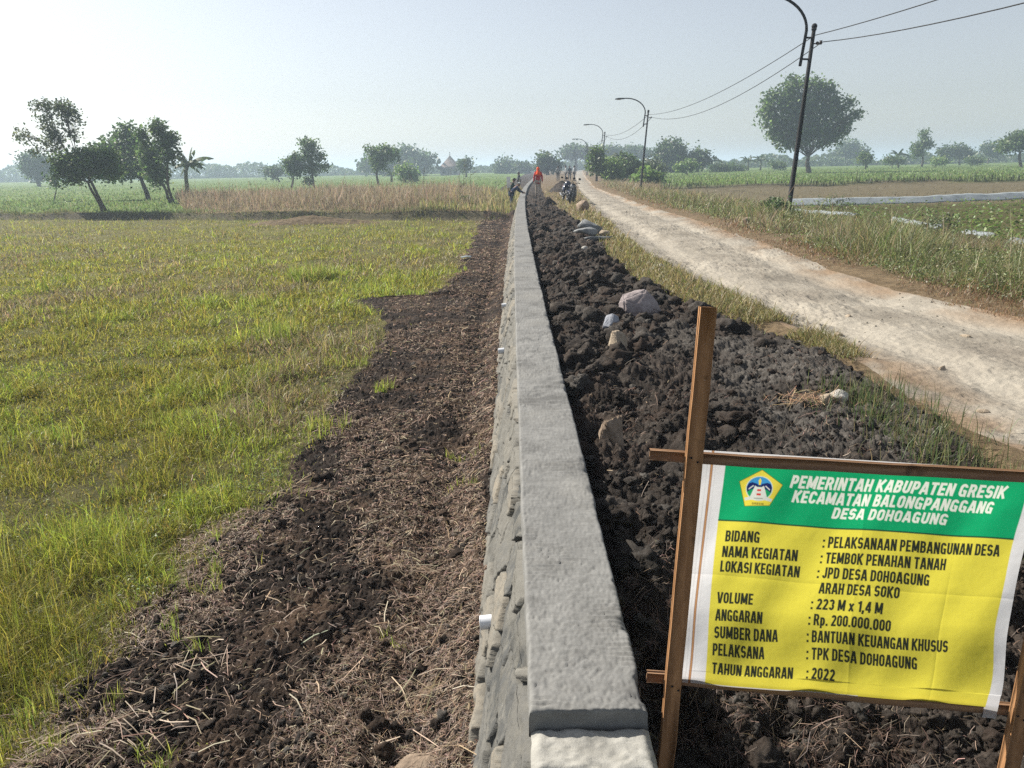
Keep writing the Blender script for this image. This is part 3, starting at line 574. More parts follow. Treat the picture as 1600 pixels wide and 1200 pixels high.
def rough_block(name, x0, x1, y0, y1, z0, z1, mat, s, amp=.016, n=46):
    """a lump of cement with an uneven top and ragged arrises"""
    t = np.linspace(0, 1, n); X, Y = np.meshgrid(x0 + (x1 - x0) * t, y0 + (y1 - y0) * t); ex = np.minimum(np.minimum((X - x0), (x1 - X)), np.minimum(Y - y0, y1 - Y))
    Z = z1 + amp * (fbm(X * 9, Y * 9, s) - .5) * 2 + amp * .6 * (fbm(X * 40, Y * 40, s + 1) - .5) - .018 * np.exp(-(ex / .012) ** 2)
    Xj = X + .014 * (fbm(Y * 14, X * 3, s + 2) - .5); Yj = Y + .020 * (fbm(X * 14, Y * 3, s + 3) - .5)
    V = np.stack([Xj, Yj, Z], -1).reshape(-1, 3); i = (np.arange(n - 1)[:, None] * n + np.arange(n - 1)[None]).ravel(); Q = [np.stack([i, i + 1, i + n + 1, i + n], 1)]
    ring = np.concatenate([np.arange(n), np.arange(1, n) * n + n - 1, n * (n - 1) + np.arange(n - 2, -1, -1), np.arange(n - 2, 0, -1) * n])
    L = len(ring); prev = ring
    for k in range(1, 6):
        E_ = V[ring].copy(); f = k / 5; E_[:, 2] = E_[:, 2] * (1 - f) + z0 * f; E_[:, 0] += .012 * (fbm(E_[:, 1] * 12 + k, E_[:, 2] * 14, s + 5) - .5); E_[:, 1] += .012 * (fbm(E_[:, 0] * 12 + k, E_[:, 2] * 14, s + 6) - .5)
        b = len(V); V = np.concatenate([V, E_]); cur = b + np.arange(L); Q.append(np.stack([prev, cur, np.roll(cur, -1), np.roll(prev, -1)], 1)); prev = cur
    return put(name, mesh(name, V, np.concatenate(Q), smooth=True), mat, wall)
rough_block('end_step', .030, .352, 1.575, 1.752, -.5, -.055, M['cap_pale'], 221)
rough_block('end_step', .035, .366, 1.25, 1.57, -.5, -.068, M['cap_pale'], 231, .009)
def wall_face():
    nz = 190; t = np.linspace(0, 1, nz); yy = np.concatenate([np.exp(np.arange(math.log(1.1), math.log(40), .0035)), np.linspace(40.2, 240, 120)])
    Y, T = np.meshgrid(yy, t, indexing='ij'); Zb = -.062 - T * .99 - .012 * fbm(Y * 9, T * 0, 250) * (T < .05); base = wall_l(Y) + .008 + .285 * (Zb + .062)
    f1, f2, idv, ox, oy = worley2(Y / .34 + .30 * (fbm(Y * 5, T * 6, 241) - .5) + T * 1.3, T * 1.0 / .155 + .45 * (fbm(Y * 5, T * 6, 242) - .5), 243)
    edge = np.clip((f2 - f1) / .22, 0, 1); stone = sst(.18, .40, edge); r2, r3 = (idv * 7.31) % 1, (idv * 13.7) % 1
    face_ = .012 + .030 * idv + (.020 * (r2 - .5)) * ox + (.045 * (r3 - .5)) * oy + .006 * np.abs(2 * fbm(Y * 13 + idv * 9, T * 13, 248) - 1)
    rough = .022 * (fbm(Y * 9 + T * 5, T * 11, 244, 4) - .5) + .006 * (fbm(Y * 34, T * 40, 245, 2) - .5)
    smear = sst(.56, .66, fbm(Y * 2.1 + 4, T * 3.2 - Y * .8, 246)) * .7
    proud = stone * face_ * (1 - smear) + smear * (.020 + .014 * (fbm(Y * 7, T * 7, 249, 3) - .5)) + rough
    gap = (1 - sst(.02, .40, edge)) * sst(.28, .42, fbm(Y * 3.2, T * 4, 247)) * (1 - smear)
    X = base - proud + .045 * gap; X = np.where(T < .012, wall_l(Y) + .09, X)
    V = np.stack([X, Y, Zb], -1).reshape(-1, 3); n, m = Y.shape
    i = (np.arange(n - 1)[:, None] * m + np.arange(m - 1)[None]).ravel(); Q = np.stack([i, i + m, i + m + 1, i + 1], 1)
    me = mesh('masonry_face', V, Q, smooth=True, attrs={'stone': (stone * (1 - .9 * smear)).ravel(), 'cell': idv.ravel(), 'gap': gap.ravel()})
    return put('masonry_face', me, M['masonry'], wall)
wall_face()
for (u, v) in ((757, 971), (780, 548), (788, 477)):
    p = at_z(u, v, -.46); x0 = wall_l(p[1]) - .03 + .285 * (-.39); mb = MB()
    a = np.linspace(0, 2 * math.pi, 16, endpoint=False)
    mb.tube([(x0 + .10, p[1], -.45), (x0 - .045, p[1], -.466)], [.03, .03], 18, caps=False); mb.tube([(x0 - .045, p[1], -.466), (x0 + .10, p[1], -.45)], [.026, .026], 18, caps=False)
    mb.torus((x0 - .045, p[1], -.466), (1, 0, .1), .028, .003, 18, 6)
    mb.build('weep_pipe', M['pvc'], wall)

# ------------------------------------------------------------------ the project sign
SO = np.array([0.47361, 1.91917, 0.65199]); SX = np.array([0.99536, -0.07453, -0.06081]); SY = np.array([-0.06971, -0.12320, -0.98993]); SN = np.array([0.06629, 0.98958, -0.12782])
def sp(a, b, d=0.0): return SO + a * SX + b * SY - d * SN               # metres across, metres down, metres towards the reader
sign = empty('project_sign', tuple(sp(.45, .95)), 'yellow and green printed banner on a brown timber frame standing beside the wall end', 'sign')
sb = np.array(sign.location)
def plank(name, a0, b0, a1, b1, wid, thick, d, mat, seed):
    r = np.random.default_rng(seed); p0, p1 = sp(a0, b0, d) - sb, sp(a1, b1, d) - sb; ax = p1 - p0; L = np.linalg.norm(ax); ax /= L
    s_ = np.cross(ax, SN); s_ /= np.linalg.norm(s_); V = []; n = 14
    for k in range(n):
        c = p0 + ax * L * k / (n - 1) + s_ * r.normal(0, .0009); wk = wid * (1 + r.normal(0, .012)); ch = .0025
        for (q, e) in ((-.5, -.5), (.5, -.5), (.5, .5), (-.5, .5)):
            for (dq, de) in (((ch, 0), (0, ch)) if q * e > 0 else ((0, ch), (ch, 0))):
                V.append(c + s_ * (q * wk - np.sign(q) * dq) - SN * (e * thick - np.sign(e) * de))
    Q = [(k * 8 + j, k * 8 + (j + 1) % 8, (k + 1) * 8 + (j + 1) % 8, (k + 1) * 8 + j) for k in range(n - 1) for j in range(8)]
    b = len(V); V += [p0, p1]; T = [(b, (j + 1) % 8, j) for j in range(8)] + [(b + 1, (n - 1) * 8 + j, (n - 1) * 8 + (j + 1) % 8) for j in range(8)]
    return put(name, mesh(name, V, Q, T), mat, sign)
plank('post', .003, -.397, -.004, 1.02, .043, .030, .034, M['post'], 1)
plank('post', .958, -.30, .903, 1.05, .043, .030, .034, M['post'], 2)
plank('rail', -.111, 0.003, 1.05, -.004, .030, .020, .008, M['rail'], 3)
plank('rail', -.071, .633, 1.06, .648, .031, .020, .006, M['rail'], 4)
def rip(a, b): return .0035 * math.sin(a * 19 + b * 6) + .003 * math.sin(a * 7.3 - b * 11 + 1) + .0016 * math.sin(a * 41 + b * 23)
def bpt(a, b, d=0): # the banner: behind the top rail, in front of the bottom one
    base = -.006 + .026 * float(sst(.42, .60, b)); k = rip(a, b) * float(sst(-.02, .10, b))
    return sp(a, b, base + k * (1 if b < .6 else .6) + d) - sb
def bpatch(name, f0, f1, b0, b1, mat, parent, d=0.0, n=40, m=34):
    V = []; 
    for j in range(m):
        b = b0 + (b1 - b0) * j / (m - 1)
        for i in range(n):
            t = i / (n - 1); a = f0(b) + (f1(b) - f0(b)) * t; V.append(bpt(a, b, d))
    Q = [(j * n + i, j * n + i + 1, (j + 1) * n + i + 1, (j + 1) * n + i) for j in range(m - 1) for i in range(n - 1)]
    return put(name, mesh(name, V, Q, smooth=True), mat, parent)
rt = lambda b: np.interp(b, [-.02, .2, .40, .55, .70], [.912, .893, .880, .874, .866])   # the slack right edge curls in
def arc(cx, cy, rx, ry, a0, a1, n=9): return [(cx + rx * math.cos(math.radians(a0 + (a1 - a0) * k / (n - 1))), cy + ry * math.sin(math.radians(a0 + (a1 - a0) * k / (n - 1)))) for k in range(n)]
SW = .19                                            # stroke width, for a cap height of one
def glyph(ch):
    """strokes of a bold condensed sans letter: (advance width, list of polylines through stroke centres)"""
    h = SW / 2; w_ = .52; l, r, t, b = h, w_ - h, 1 - h, h; m = .5; cx = w_ / 2; rx = (r - l) / 2; ry = .20
    O = arc(cx, t - ry, rx, ry, 0, 180) + arc(cx, b + ry, rx, ry, 180, 360); O.append(O[0])
    bowl = lambda y0, y1, rr=r: [(l, y1), (rr - .13, y1)] + arc(rr - .13, (y0 + y1) / 2, .13, (y1 - y0) / 2, 90, -90) + [(l, y0)]
    S = arc(cx, t - .2, rx, .2, 15, 170, 9) + arc(cx, .5 + .1, rx, .12, 195, 250, 4) + arc(cx, .5 - .11, rx, .13, 70, 15, 4) + arc(cx, b + .2, rx, .2, 0, -165, 10)
    D = {'A': (.56, [[(h * .7, 0), (.28 - .035, 1)], [(.56 - h * .7, 0), (.28 + .035, 1)], [(.12, .28), (.44, .28)]]), 'B': (w_, [[(l, 0), (l, 1)], bowl(.5 + .02, t, r - .02), bowl(b, .5 + .02)]), 'C': (w_, [arc(cx, t - ry, rx, ry, -5, 180) + arc(cx, b + ry, rx, ry, 180, 365)]),
         'D': (w_, [[(l, 0), (l, 1)], [(l, t), (cx, t)] + arc(cx, t - .24, rx, .24, 90, 0) + arc(cx, b + .24, rx, .24, 0, -90) + [(l, b)]]), 'E': (.46, [[(l, 0), (l, 1)], [(l, t), (.45, t)], [(l, m), (.42, m)], [(l, b), (.46, b)]]),
         'G': (.54, [arc(cx, t - ry, rx, ry, 5, 180) + arc(cx, b + ry, rx, ry, 180, 300) , [(cx, .44), (r, .44)], [(r, .5), (r, 0)]]), 'H': (w_, [[(l, 0), (l, 1)], [(r, 0), (r, 1)], [(l, m), (r, m)]]), 'I': (SW, [[(h, 0), (h, 1)]]),
         'J': (.44, [[(.44 - h, 1), (.44 - h, b + .17)] + arc(.22, b + .17, .22 - h, .17, 0, -185)]), 'K': (.55, [[(l, 0), (l, 1)], [(l, .36), (.50, 1)], [(.22, .55), (.50, 0)]]), 'L': (.43, [[(l, 1), (l, 0)], [(l, b), (.43, b)]]),
         'M': (.68, [[(l, 0), (l, 1)], [(.68 - h, 0), (.68 - h, 1)], [(l + .01, 1), (.34, .12)], [(.67 - h, 1), (.34, .12)]]), 'N': (.55, [[(l, 0), (l, 1)], [(.55 - h, 0), (.55 - h, 1)], [(l + .01, 1), (.54 - h, 0)]]), 'O': (w_, [O]), 'P': (.5, [[(l, 0), (l, 1)], bowl(.43, t, .5 - h)]),
         'R': (.54, [[(l, 0), (l, 1)], bowl(.47, t, .51 - h), [(.32, .45), (.47, 0)]]), 'S': (w_, [S]), 'T': (.5, [[(0, t), (.5, t)], [(.25, 0), (.25, 1)]]), 'U': (w_, [[(l, 1)] + arc(cx, b + ry, rx, ry, 180, 360) + [(r, 1)]]), 'V': (.55, [[(h * .7, 1), (.275 - .03, 0)], [(.55 - h * .7, 1), (.275 + .03, 0)]]),
         'p': (.46, [[(l, -.22), (l, .72)], [(l, .64), (.24, .64)] + arc(.24, .36, .46 - h - .24, .28, 90, -90) + [(l, .08)]]), 'x': (.46, [[(.06, 0), (.40, .72)], [(.40, 0), (.06, .72)]]), ':': (SW, [[(h, 0), (h, SW)], [(h, .52), (h, .52 + SW)]]), '.': (SW, [[(h, 0), (h, SW)]]), ',': (SW, [[(h, SW), (h, 0), (h - .05, -.16)]]),
         '0': (.48, [[(x * .92, y) for x, y in O]]), '1': (.34, [[(.26, 0), (.26, 1)], [(.03, .76), (.26, .90)]]), '2': (.48, [arc(.24, t - .2, .24 - h, .2, 170, 0, 9) + [(.40 - .02, .62), (h, b)], [(0, b), (.48, b)]]), '3': (.48, [arc(.24, t - .19, .24 - h, .19, 165, -70, 10), arc(.24, b + .22, .24 - h, .22, 80, -165, 11)]), '4': (.5, [[(.36, 0), (.36, 1)], [(.32, .96), (.06, .30)], [(0, .27), (.5, .27)]])}
    return D.get(ch, (.24, []))
NA, NB = 740, 548; B0, B1 = -.016, .668
gb = np.linspace(B0, B1, NB); rtv = rt(gb)
GA = (.016 - .006 * gb)[:, None] + ((rtv - .016 + .006 * gb)[:, None]) * np.linspace(0, 1, NA)[None]; GB = np.broadcast_to(gb[:, None], GA.shape)
PR = np.empty(GA.shape + (3,)); PR[:] = (.82, .82, .83)                  # the print, in its own colours
def paint(mask, c): PR[:] = PR * (1 - mask[..., None]) + np.array(c) * mask[..., None]
aa = lambda d, s_=.0010: np.clip(.5 - d / (2 * s_), 0, 1)
lft = .094 - .040 * np.clip(GB, 0, .172); rgt = rt(GB) - .031; rgt = rgt + .0015 * np.sin(GB * 26)
inx = aa(np.maximum(lft - GA, GA - rgt))
paint(inx * aa(np.maximum(.012 - GB, GB - .174)), (.012, .40, .16)); paint(inx * aa(np.maximum(.174 - GB, GB - (.634 + .004 * (GA > .5)))), (.80, .715, .085)); paint(inx * aa(np.abs(GB - .1735) - .0022), (.02, .09, .05))
xs = GA - (.0575 - .0205 * GB)
paint(aa(np.abs(xs) - .0034), (.30, .13, .08)); paint(aa(np.abs(xs) - .0014), (.62, .36, .16)); paint(.35 * aa(np.abs(xs + .012) - .0006), (.2, .2, .2)); paint(.25 * aa(np.abs(xs - .010) - .0006), (.2, .2, .2))
def segd(P, Q):
    m = .03; lo = np.minimum(P, Q) - m; hi = np.maximum(P, Q) + m; j0, j1 = np.searchsorted(gb, (lo[1], hi[1])); i0 = max(0, int((lo[0] - .02) / .9 * NA) - 12); i1 = min(NA, int((hi[0] + .02) / .85 * NA) + 12)
    sl_ = (slice(j0, j1), slice(i0, i1)); a, b = GA[sl_], GB[sl_]; d = np.array(Q) - np.array(P); L2 = d @ d + 1e-12; return sl_, a - P[0], b - P[1], d, L2
def write(txt, a0, a1, b0, b1, cap, shear, colr, gap=.085):
    lay = []; x = 0
    for ch in txt:
        wd_, st = glyph(ch); lay.append((x, st)); x += wd_ + (gap if ch != ' ' else 0)
    tot = x - gap; sx = (a1 - a0) / tot; mk = np.zeros(GA.shape)
    tf = lambda p, x: np.array([a0 + sx * (x + p[0]) + shear * p[1] * cap, b0 + (b1 - b0) * (x + p[0]) / tot - p[1] * cap])
    hw = SW * .5 * (cap * .5 + sx * .5)
    for (x, st) in lay:
        for pl in st:
            q = [tf(p, x) for p in pl]
            for k in range(len(q) - 1):
                if np.hypot(*(q[k + 1] - q[k])) < 1e-6: continue
                sl_, da, db, d, L2 = segd(q[k], q[k + 1]); t = (da * d[0] + db * d[1]) / L2; L = math.sqrt(L2); perp = np.abs(da * d[1] - db * d[0]) / L
                ext = 0 if len(q) == 2 else (hw * .35); along = np.maximum(-t * L - (ext if k > 0 or len(q) == 2 else 0), (t - 1) * L - (ext if k < len(q) - 2 or len(q) == 2 else 0)); dist = np.maximum(perp - hw, along); mk[sl_] = np.maximum(mk[sl_], aa(dist, .0007))
    paint(mk, colr)
INK = (.035, .042, .03); LET = (.86, .90, .80)
for it in [('PEMERINTAH KABUPATEN GRESIK', .266, .820, .0715, .0640, .0345, .22), ('KECAMATAN BALONGPANGGANG', .274, .794, .1100, .1070, .0330, .22), ('DESA DOHOAGUNG', .381, .682, .1465, .1460, .0300, .22)]: write(*it, LET)
LB = [('BIDANG', .112, .203, .2345, .2315), ('NAMA KEGIATAN', .108, .306, .2795, .2735), ('LOKASI KEGIATAN', .107, .316, .3220, .3190), ('VOLUME', .106, .203, .4120, .4100), ('ANGGARAN', .105, .231, .4610, .4590), ('SUMBER DANA', .104, .275, .5080, .5040), ('PELAKSANA', .102, .240, .5530, .5510), ('TAHUN ANGGARAN', .103, .321, .6040, .6010),
      (': PELAKSANAAN PEMBANGUNAN DESA', .367, .832, .2290, .2245), (': TEMBOK PENAHAN TANAH', .366, .695, .2740, .2700), (': JPD DESA DOHOAGUNG', .363, .657, .3170, .3155), ('ARAH DESA SOKO', .374, .584, .3620, .3575), (': 223 M x 1,4 M', .358, .547, .4090, .4065), (': Rp. 200.000.000', .356, .572, .4540, .4525), (': BANTUAN KEUANGAN KHUSUS', .354, .728, .5000, .4985), (': TPK DESA DOHOAGUNG', .355, .648, .5455, .5480), (': 2022', .358, .435, .5985, .6005)]
for (t_, a0, a1, b0, b1) in LB: write(t_, a0, a1, b0, b1, .0325, 0, INK)
def epoly(pts, c):
    p = np.array(pts); ins = np.zeros(GA.shape, bool); dm = np.full(GA.shape, 9.0)
    j0, j1 = np.searchsorted(gb, (p[:, 1].min() - .01, p[:, 1].max() + .01)); sl_ = (slice(j0, j1), slice(60, 300)); a, b = GA[sl_], GB[sl_]; i_ = np.zeros(a.shape, bool); d_ = np.full(a.shape, 9.0)
    for k in range(len(p)):
        x0, y0 = p[k]; x1, y1 = p[(k + 1) % len(p)]; cr = ((y0 > b) != (y1 > b)); i_ ^= cr & (a < (x1 - x0) * (b - y0) / (y1 - y0 + 1e-12) + x0)
        L2 = (x1 - x0) ** 2 + (y1 - y0) ** 2 + 1e-12; t = np.clip(((a - x0) * (x1 - x0) + (b - y0) * (y1 - y0)) / L2, 0, 1); d_ = np.minimum(d_, np.hypot(a - x0 - t * (x1 - x0), b - y0 - t * (y1 - y0)))
    mk = np.zeros(GA.shape); mk[sl_] = aa(np.where(i_, -d_, d_), .0007); paint(mk, c)
EC = (.1905, .0835); YEL, NAVY, SKYC, GRN, RED, PALE = (.80, .68, .08), (.015, .025, .13), (.05, .30, .62), (.015, .34, .13), (.60, .06, .05), (.66, .70, .64)
pent = [(.1910, .0285), (.2475, .0660), (.2190, .1245), (.1545, .1295), (.1345, .0630)]
epoly([(EC[0] + (a - EC[0]) * 1.035, EC[1] + (b - EC[1]) * 1.035) for a, b in pent], (.10, .16, .03)); epoly(pent, YEL)
eo = lambda x, y: (EC[0] - .0025 + x, EC[1] - .004 + y)
circ = lambda r, a0, a1, n=22, sy=1: [eo(r * math.cos(math.radians(a0 + (a1 - a0) * k / (n - 1))), -sy * r * math.sin(math.radians(a0 + (a1 - a0) * k / (n - 1)))) for k in range(n)]
epoly(circ(.0365, 0, 345, 24, .95), PALE); epoly(circ(.0340, 0, 345, 24, .95), GRN); epoly(circ(.0340, 15, 165, 20, .95), SKYC)
for sg in (-1, 1):
    epoly([eo(sg * .032, .010), eo(sg * .034, -.004), eo(sg * .029, -.014), eo(sg * .020, -.017), eo(sg * .006, -.013), eo(sg * .003, -.008), eo(sg * .010, .000), eo(sg * .021, .003)], NAVY); epoly([eo(sg * .029, .001), eo(sg * .017, -.009), eo(sg * .015, -.007), eo(sg * .028, .004)], PALE)
epoly([eo(-.012, -.008), eo(-.004, -.003), eo(.004, -.003), eo(.012, -.008), eo(.024, .027), eo(-.024, .027)], PALE)
for k, c in enumerate((NAVY, PALE, RED, PALE, RED)): epoly([eo(-.0048 - k * .0002, -.010 + k * .0058), eo(.0048 + k * .0002, -.010 + k * .0058), eo(.0050 + k * .0002, -.0042 + k * .0058), eo(-.0050 - k * .0002, -.0042 + k * .0058)], c)
epoly([eo(0, -.029), eo(.004, -.022), eo(.002, -.010), eo(-.002, -.010), eo(-.004, -.022)], YEL)
epoly([eo(-.037, .027), eo(-.020, .023), eo(.020, .023), eo(.037, .027), eo(.035, .035), eo(.020, .032), eo(-.020, .032), eo(-.035, .035)], PALE); epoly([eo(-.012, .0262), eo(.012, .0262), eo(.012, .0282), eo(-.012, .0282)], (.2, .25, .2))
write('GRESIK', EC[0] - .018, EC[0] + .014, .1245, .1245, .0055, 0, (.12, .11, .03))
for (na, nb_) in ((.001, .000), (.003, .640), (.934, .000), (.916, .646)):
    for dx_ in (-.009, .008): MB().ball(sp(na + dx_, nb_ + dx_ * .6, .0495) - sb, (.0032, .0018, .0032), nu=8, nv=5).build('nail', M['steel'], sign)
def crease(t, w_): return np.exp(-np.abs(t) / w_)
def ripv(a, b): return .0009 * crease(b - .33 - .01 * a, .008) - .0008 * crease(a - .47, .008) + .0008 * crease(a - .71 + .06 * (b - .3), .005) * sst(.2, .4, b) +  .0035 * np.sin(a * 19 + b * 6) + .003 * np.sin(a * 7.3 - b * 11 + 1) + .0012 * np.sin(a * 41 + b * 23) + .0022 * (fbm(a * 9, b * 7, 470) - .5) + .0016 * (fbm(a * 3 + b * 16, b * 5 - a * 16, 471) - .5)
dd = -.006 + .026 * sst(.42, .60, GB) + ripv(GA, GB) * sst(-.02, .10, GB) * np.where(GB < .6, 1, .6)
VB = SO - sb + GA[..., None] * SX + GB[..., None] * SY - dd[..., None] * SN
ii = (np.arange(NB - 1)[:, None] * NA + np.arange(NA - 1)[None]); keep = ~((GB[:-1, :-1] > .636) & (GA[:-1, :-1] < .833)); ii = ii[keep]
mb_ = bpy.data.materials.new('printed banner cloth'); mb_.use_nodes = True; nt = mb_.node_tree; nt.nodes.remove(nt.nodes['Principled BSDF']); a_ = attr(nt, 'Col'); d_ = N(nt, 'ShaderNodeBsdfDiffuse'); t_ = N(nt, 'ShaderNodeBsdfTranslucent'); x_ = N(nt, 'ShaderNodeMixShader'); x_.inputs[0].default_value = .72
nt.links.new(a_.outputs['Color'], d_.inputs[0]); nt.links.new(a_.outputs['Color'], t_.inputs[0]); nt.links.new(d_.outputs[0], x_.inputs[1]); nt.links.new(t_.outputs[0], x_.inputs[2]); nt.links.new(x_.outputs[0], nt.nodes['Material Output'].inputs[0])
banner = put('banner', mesh('banner', VB.reshape(-1, 3), np.stack([ii, ii + NA, ii + NA + 1, ii + 1], -1).reshape(-1, 4), None, PR.reshape(-1, 3), smooth=True), mb_, sign)

# ------------------------------------------------------------------ loose stones
def stone_mat(name, a, b_, c_, sc_=7):
    m, nt, b = newmat(name, .85, .25); c = ramp(nt, noise(nt, sc_, 8, .65), [(.3, a), (.5, b_), (.72, c_)])
    c = mixc(nt, .5, c, ramp(nt, noise(nt, sc_ * 7, 6, .7), [(.3, G(.35)), (.7, G(.66))]), 'OVERLAY'); nt.links.new(c, b.inputs['Base Color']); bump(nt, b, noise(nt, sc_ * 5, 8, .7), .8, .01); return m
SM = {'pink': stone_mat('pinkish grey stone', (.17, .145, .145), (.26, .225, .225), (.34, .30, .295)), 'blue': stone_mat('blue grey stone', (.17, .185, .22), (.27, .285, .32), (.36, .37, .40), 12), 'tan': stone_mat('tan stone', (.22, .175, .13), (.34, .28, .21), (.42, .36, .28), 11),
      'brown': stone_mat('brown tan stone', (.13, .10, .075), (.25, .19, .14), (.36, .29, .22), 9), 'white': stone_mat('pale stone', (.38, .36, .32), (.5, .48, .44), (.6, .58, .53), 12), 'grey': stone_mat('grey slab', (.13, .14, .145), (.20, .21, .215), (.28, .29, .29), 9)}
STONES = []
def stone(p, size, mat, label, seed, rz=0, npts=16, sink=.25, pts=None, group=None):
    r = np.random.default_rng(seed); bm = bmesh.new(); STONES.append((p[0], p[1], max(size) / 2))
    if pts is None:
        q = r.normal(0, 1, (npts, 3)); q /= np.linalg.norm(q, axis=1)[:, None]; q *= r.uniform(.85, 1.05, (npts, 1))
    else: q = np.array(pts, float)
    for v in q: bm.verts.new(v)
    res = bmesh.ops.convex_hull(bm, input=bm.verts[:]); bmesh.ops.delete(bm, geom=[v for v in bm.verts if not v.link_faces], context='VERTS')
    bmesh.ops.bevel(bm, geom=bm.edges[:], offset=.07, segments=2, affect='EDGES', clamp_overlap=True)
    bmesh.ops.triangulate(bm, faces=bm.faces[:]); bmesh.ops.subdivide_edges(bm, edges=bm.edges[:], cuts=3, use_grid_fill=True)
    V = np.array([v.co[:] for v in bm.verts]); nrm = V / (np.linalg.norm(V, axis=1)[:, None] + 1e-6)
    V = V + nrm * (.16 * (fbm(V[:, 0] * 2.2 + V[:, 2] * 1.3 + seed, V[:, 1] * 2.2 - V[:, 2] + 5, 301)[:, None] - .5) + .07 * (fbm(V[:, 0] * 9 + V[:, 2] * 7, V[:, 1] * 9 + V[:, 2] * 4, 302)[:, None] - .5))
    V = V * (np.array(size) / 2); bm.verts.index_update(); T = [[v.index for v in f.verts] for f in bm.faces]; bm.free()
    me = mesh('stone', V, None, T, smooth=False); o = put('stone', me, SM[mat]); o.rotation_euler = (r.normal(0, .12), r.normal(0, .12), rz)
    o.location = (p[0], p[1], float(H(p[0], p[1])) + size[2] * (.5 - sink)); return tag(o, label, 'stone', group)
boul = [(-1, -.5, -.8), (-.9, .6, -.7), (.9, .8, -.8), (1, -.6, -.8), (-.95, -.55, .15), (-.7, -.2, .95), (-.55, .3, 1.0), (-.9, .6, .3), (.55, .2, .75), (.75, .6, .6), (1.0, -.1, .0), (.45, -.75, -.05), (-.1, -.9, -.1), (-.2, -.55, .55), (.2, .8, .7)]
stone((1.30, 7.75), (.40, .38, .30), 'pink', 'largest boulder, pinkish grey and angular, on the black soil near the road', 3, .15, pts=boul, sink=.2)
stone((.95, 7.2), (.23, .15, .15), 'blue', 'small smooth blue grey stone just before the big boulder', 12, .5, 22)
stone((.90, 6.25), (.23, .19, .25), 'tan', 'upright tan stone half sunk in black clods halfway along the soil', 23, .3, 14, .2)
stone((.60, 4.18), (.27, .21, .27), 'brown', 'brown and tan stone lying between the wall and the wooden post', 31, .7, 13, .2)
stone((2.07, 4.66), (.13, .11, .12), 'white', 'white rounded stone at the right end of the orange straw heap', 44, 0, 20, .15)
stone((1.97, 4.60), (.11, .10, .09), 'tan', 'dull beige stone touching the white stone by the orange straw', 47, 0, 18, .2)
stone((1.80, 17.2), (.74, .44, .46), 'grey', 'upright grey slab at the back of the rock pile beside the road', 51, .3, 12, .1)
stone((1.62, 16.5), (.60, .40, .32), 'grey', 'grey slab lying on the left of the rock pile', 55, .2, 12, .1)
stone((1.80, 15.9), (.70, .30, .26), 'grey', 'long flat grey slab in front of the rock pile', 58, -.3, 12, .1)
stone((2.0, 16.4), (.24, .22, .22), 'tan', 'small tan stone on the right of the rock pile', 61, 0, 16, .05)
stone((1.32, 13.6), (.13, .11, .12), 'white', 'small pale stone alone on the clods just before the rock pile', 63, 0, 18, .2)
stone((2.50, 26.6), (.52, .50, .46), 'brown', 'rounded brown boulder in the grass edge before the motorcycles', 66, 0, 26, .15)
stone((-.40, 2.50), (.22, .16, .11), 'brown', 'flat earthy stone beside the wall foot at the near end', 71, .6, 14, .35)
stone((5.75, 18.9), (.42, .30, .24), 'tan', 'pale stone half hidden in the tall grass right of the road', 74, .4, 14, .2)
stone((2.24, 11.4), (.11, .10, .08), 'white', 'small whitish stone at the left edge of the dirt road', 77, 0, 16, .2)
for k in range(7):
    pass
sp_ = [(1.5, 5.4), (3.0, 6.9), (3.2, 5.5), (3.5, 4.9), (2.9, 4.5), (3.4, 7.6), (4.0, 6.6)]
for k, (x_, y_) in enumerate(sp_[1:]):
    stone((x_, y_), (.10 + .02 * (k % 3), .08, .05), 'tan', 'pale stone set in the rough dirt road surface', 90 + k, k, 14, .4, group='stones in the road surface')

def vn3(P, f, sd): return (vn(P[:, 0] * f + P[:, 2] * f * .37 + 11, P[:, 1] * f + sd, sd) + vn(P[:, 1] * f - P[:, 0] * f * .41 + 5, P[:, 2] * f + sd, sd + 1) + vn(P[:, 2] * f + P[:, 1] * f * .33, P[:, 0] * f + sd, sd + 2)) / 3 - .5
def clod_shape(seed, sub):
    bm = bmesh.new(); bmesh.ops.create_icosphere(bm, subdivisions=sub, radius=1); P = np.array([v.co[:] for v in bm.verts]); f = np.array([[v.index for v in q.verts] for q in bm.faces]); bm.free(); r = np.random.default_rng(seed)
    for k in range(9):                                                       # broken faces
        n_ = r.normal(0, 1, 3); n_ /= np.linalg.norm(n_); d = r.uniform(.5, .85); e = P @ n_ - d; P = P - np.clip(e, 0, None)[:, None] * n_ * .92
    D = P / (np.linalg.norm(P, axis=1)[:, None] + 1e-6)
    P = P + D * (.95 * vn3(D, 1.7, seed) + .80 * vn3(D, 3.6, seed + 3) + .62 * vn3(D, 7, seed + 6) + (.50 * vn3(D, 14, seed + 9) if sub > 2 else 0) + (.40 * vn3(D, 28, seed + 12) if sub > 3 else 0))[:, None]
    return P, f
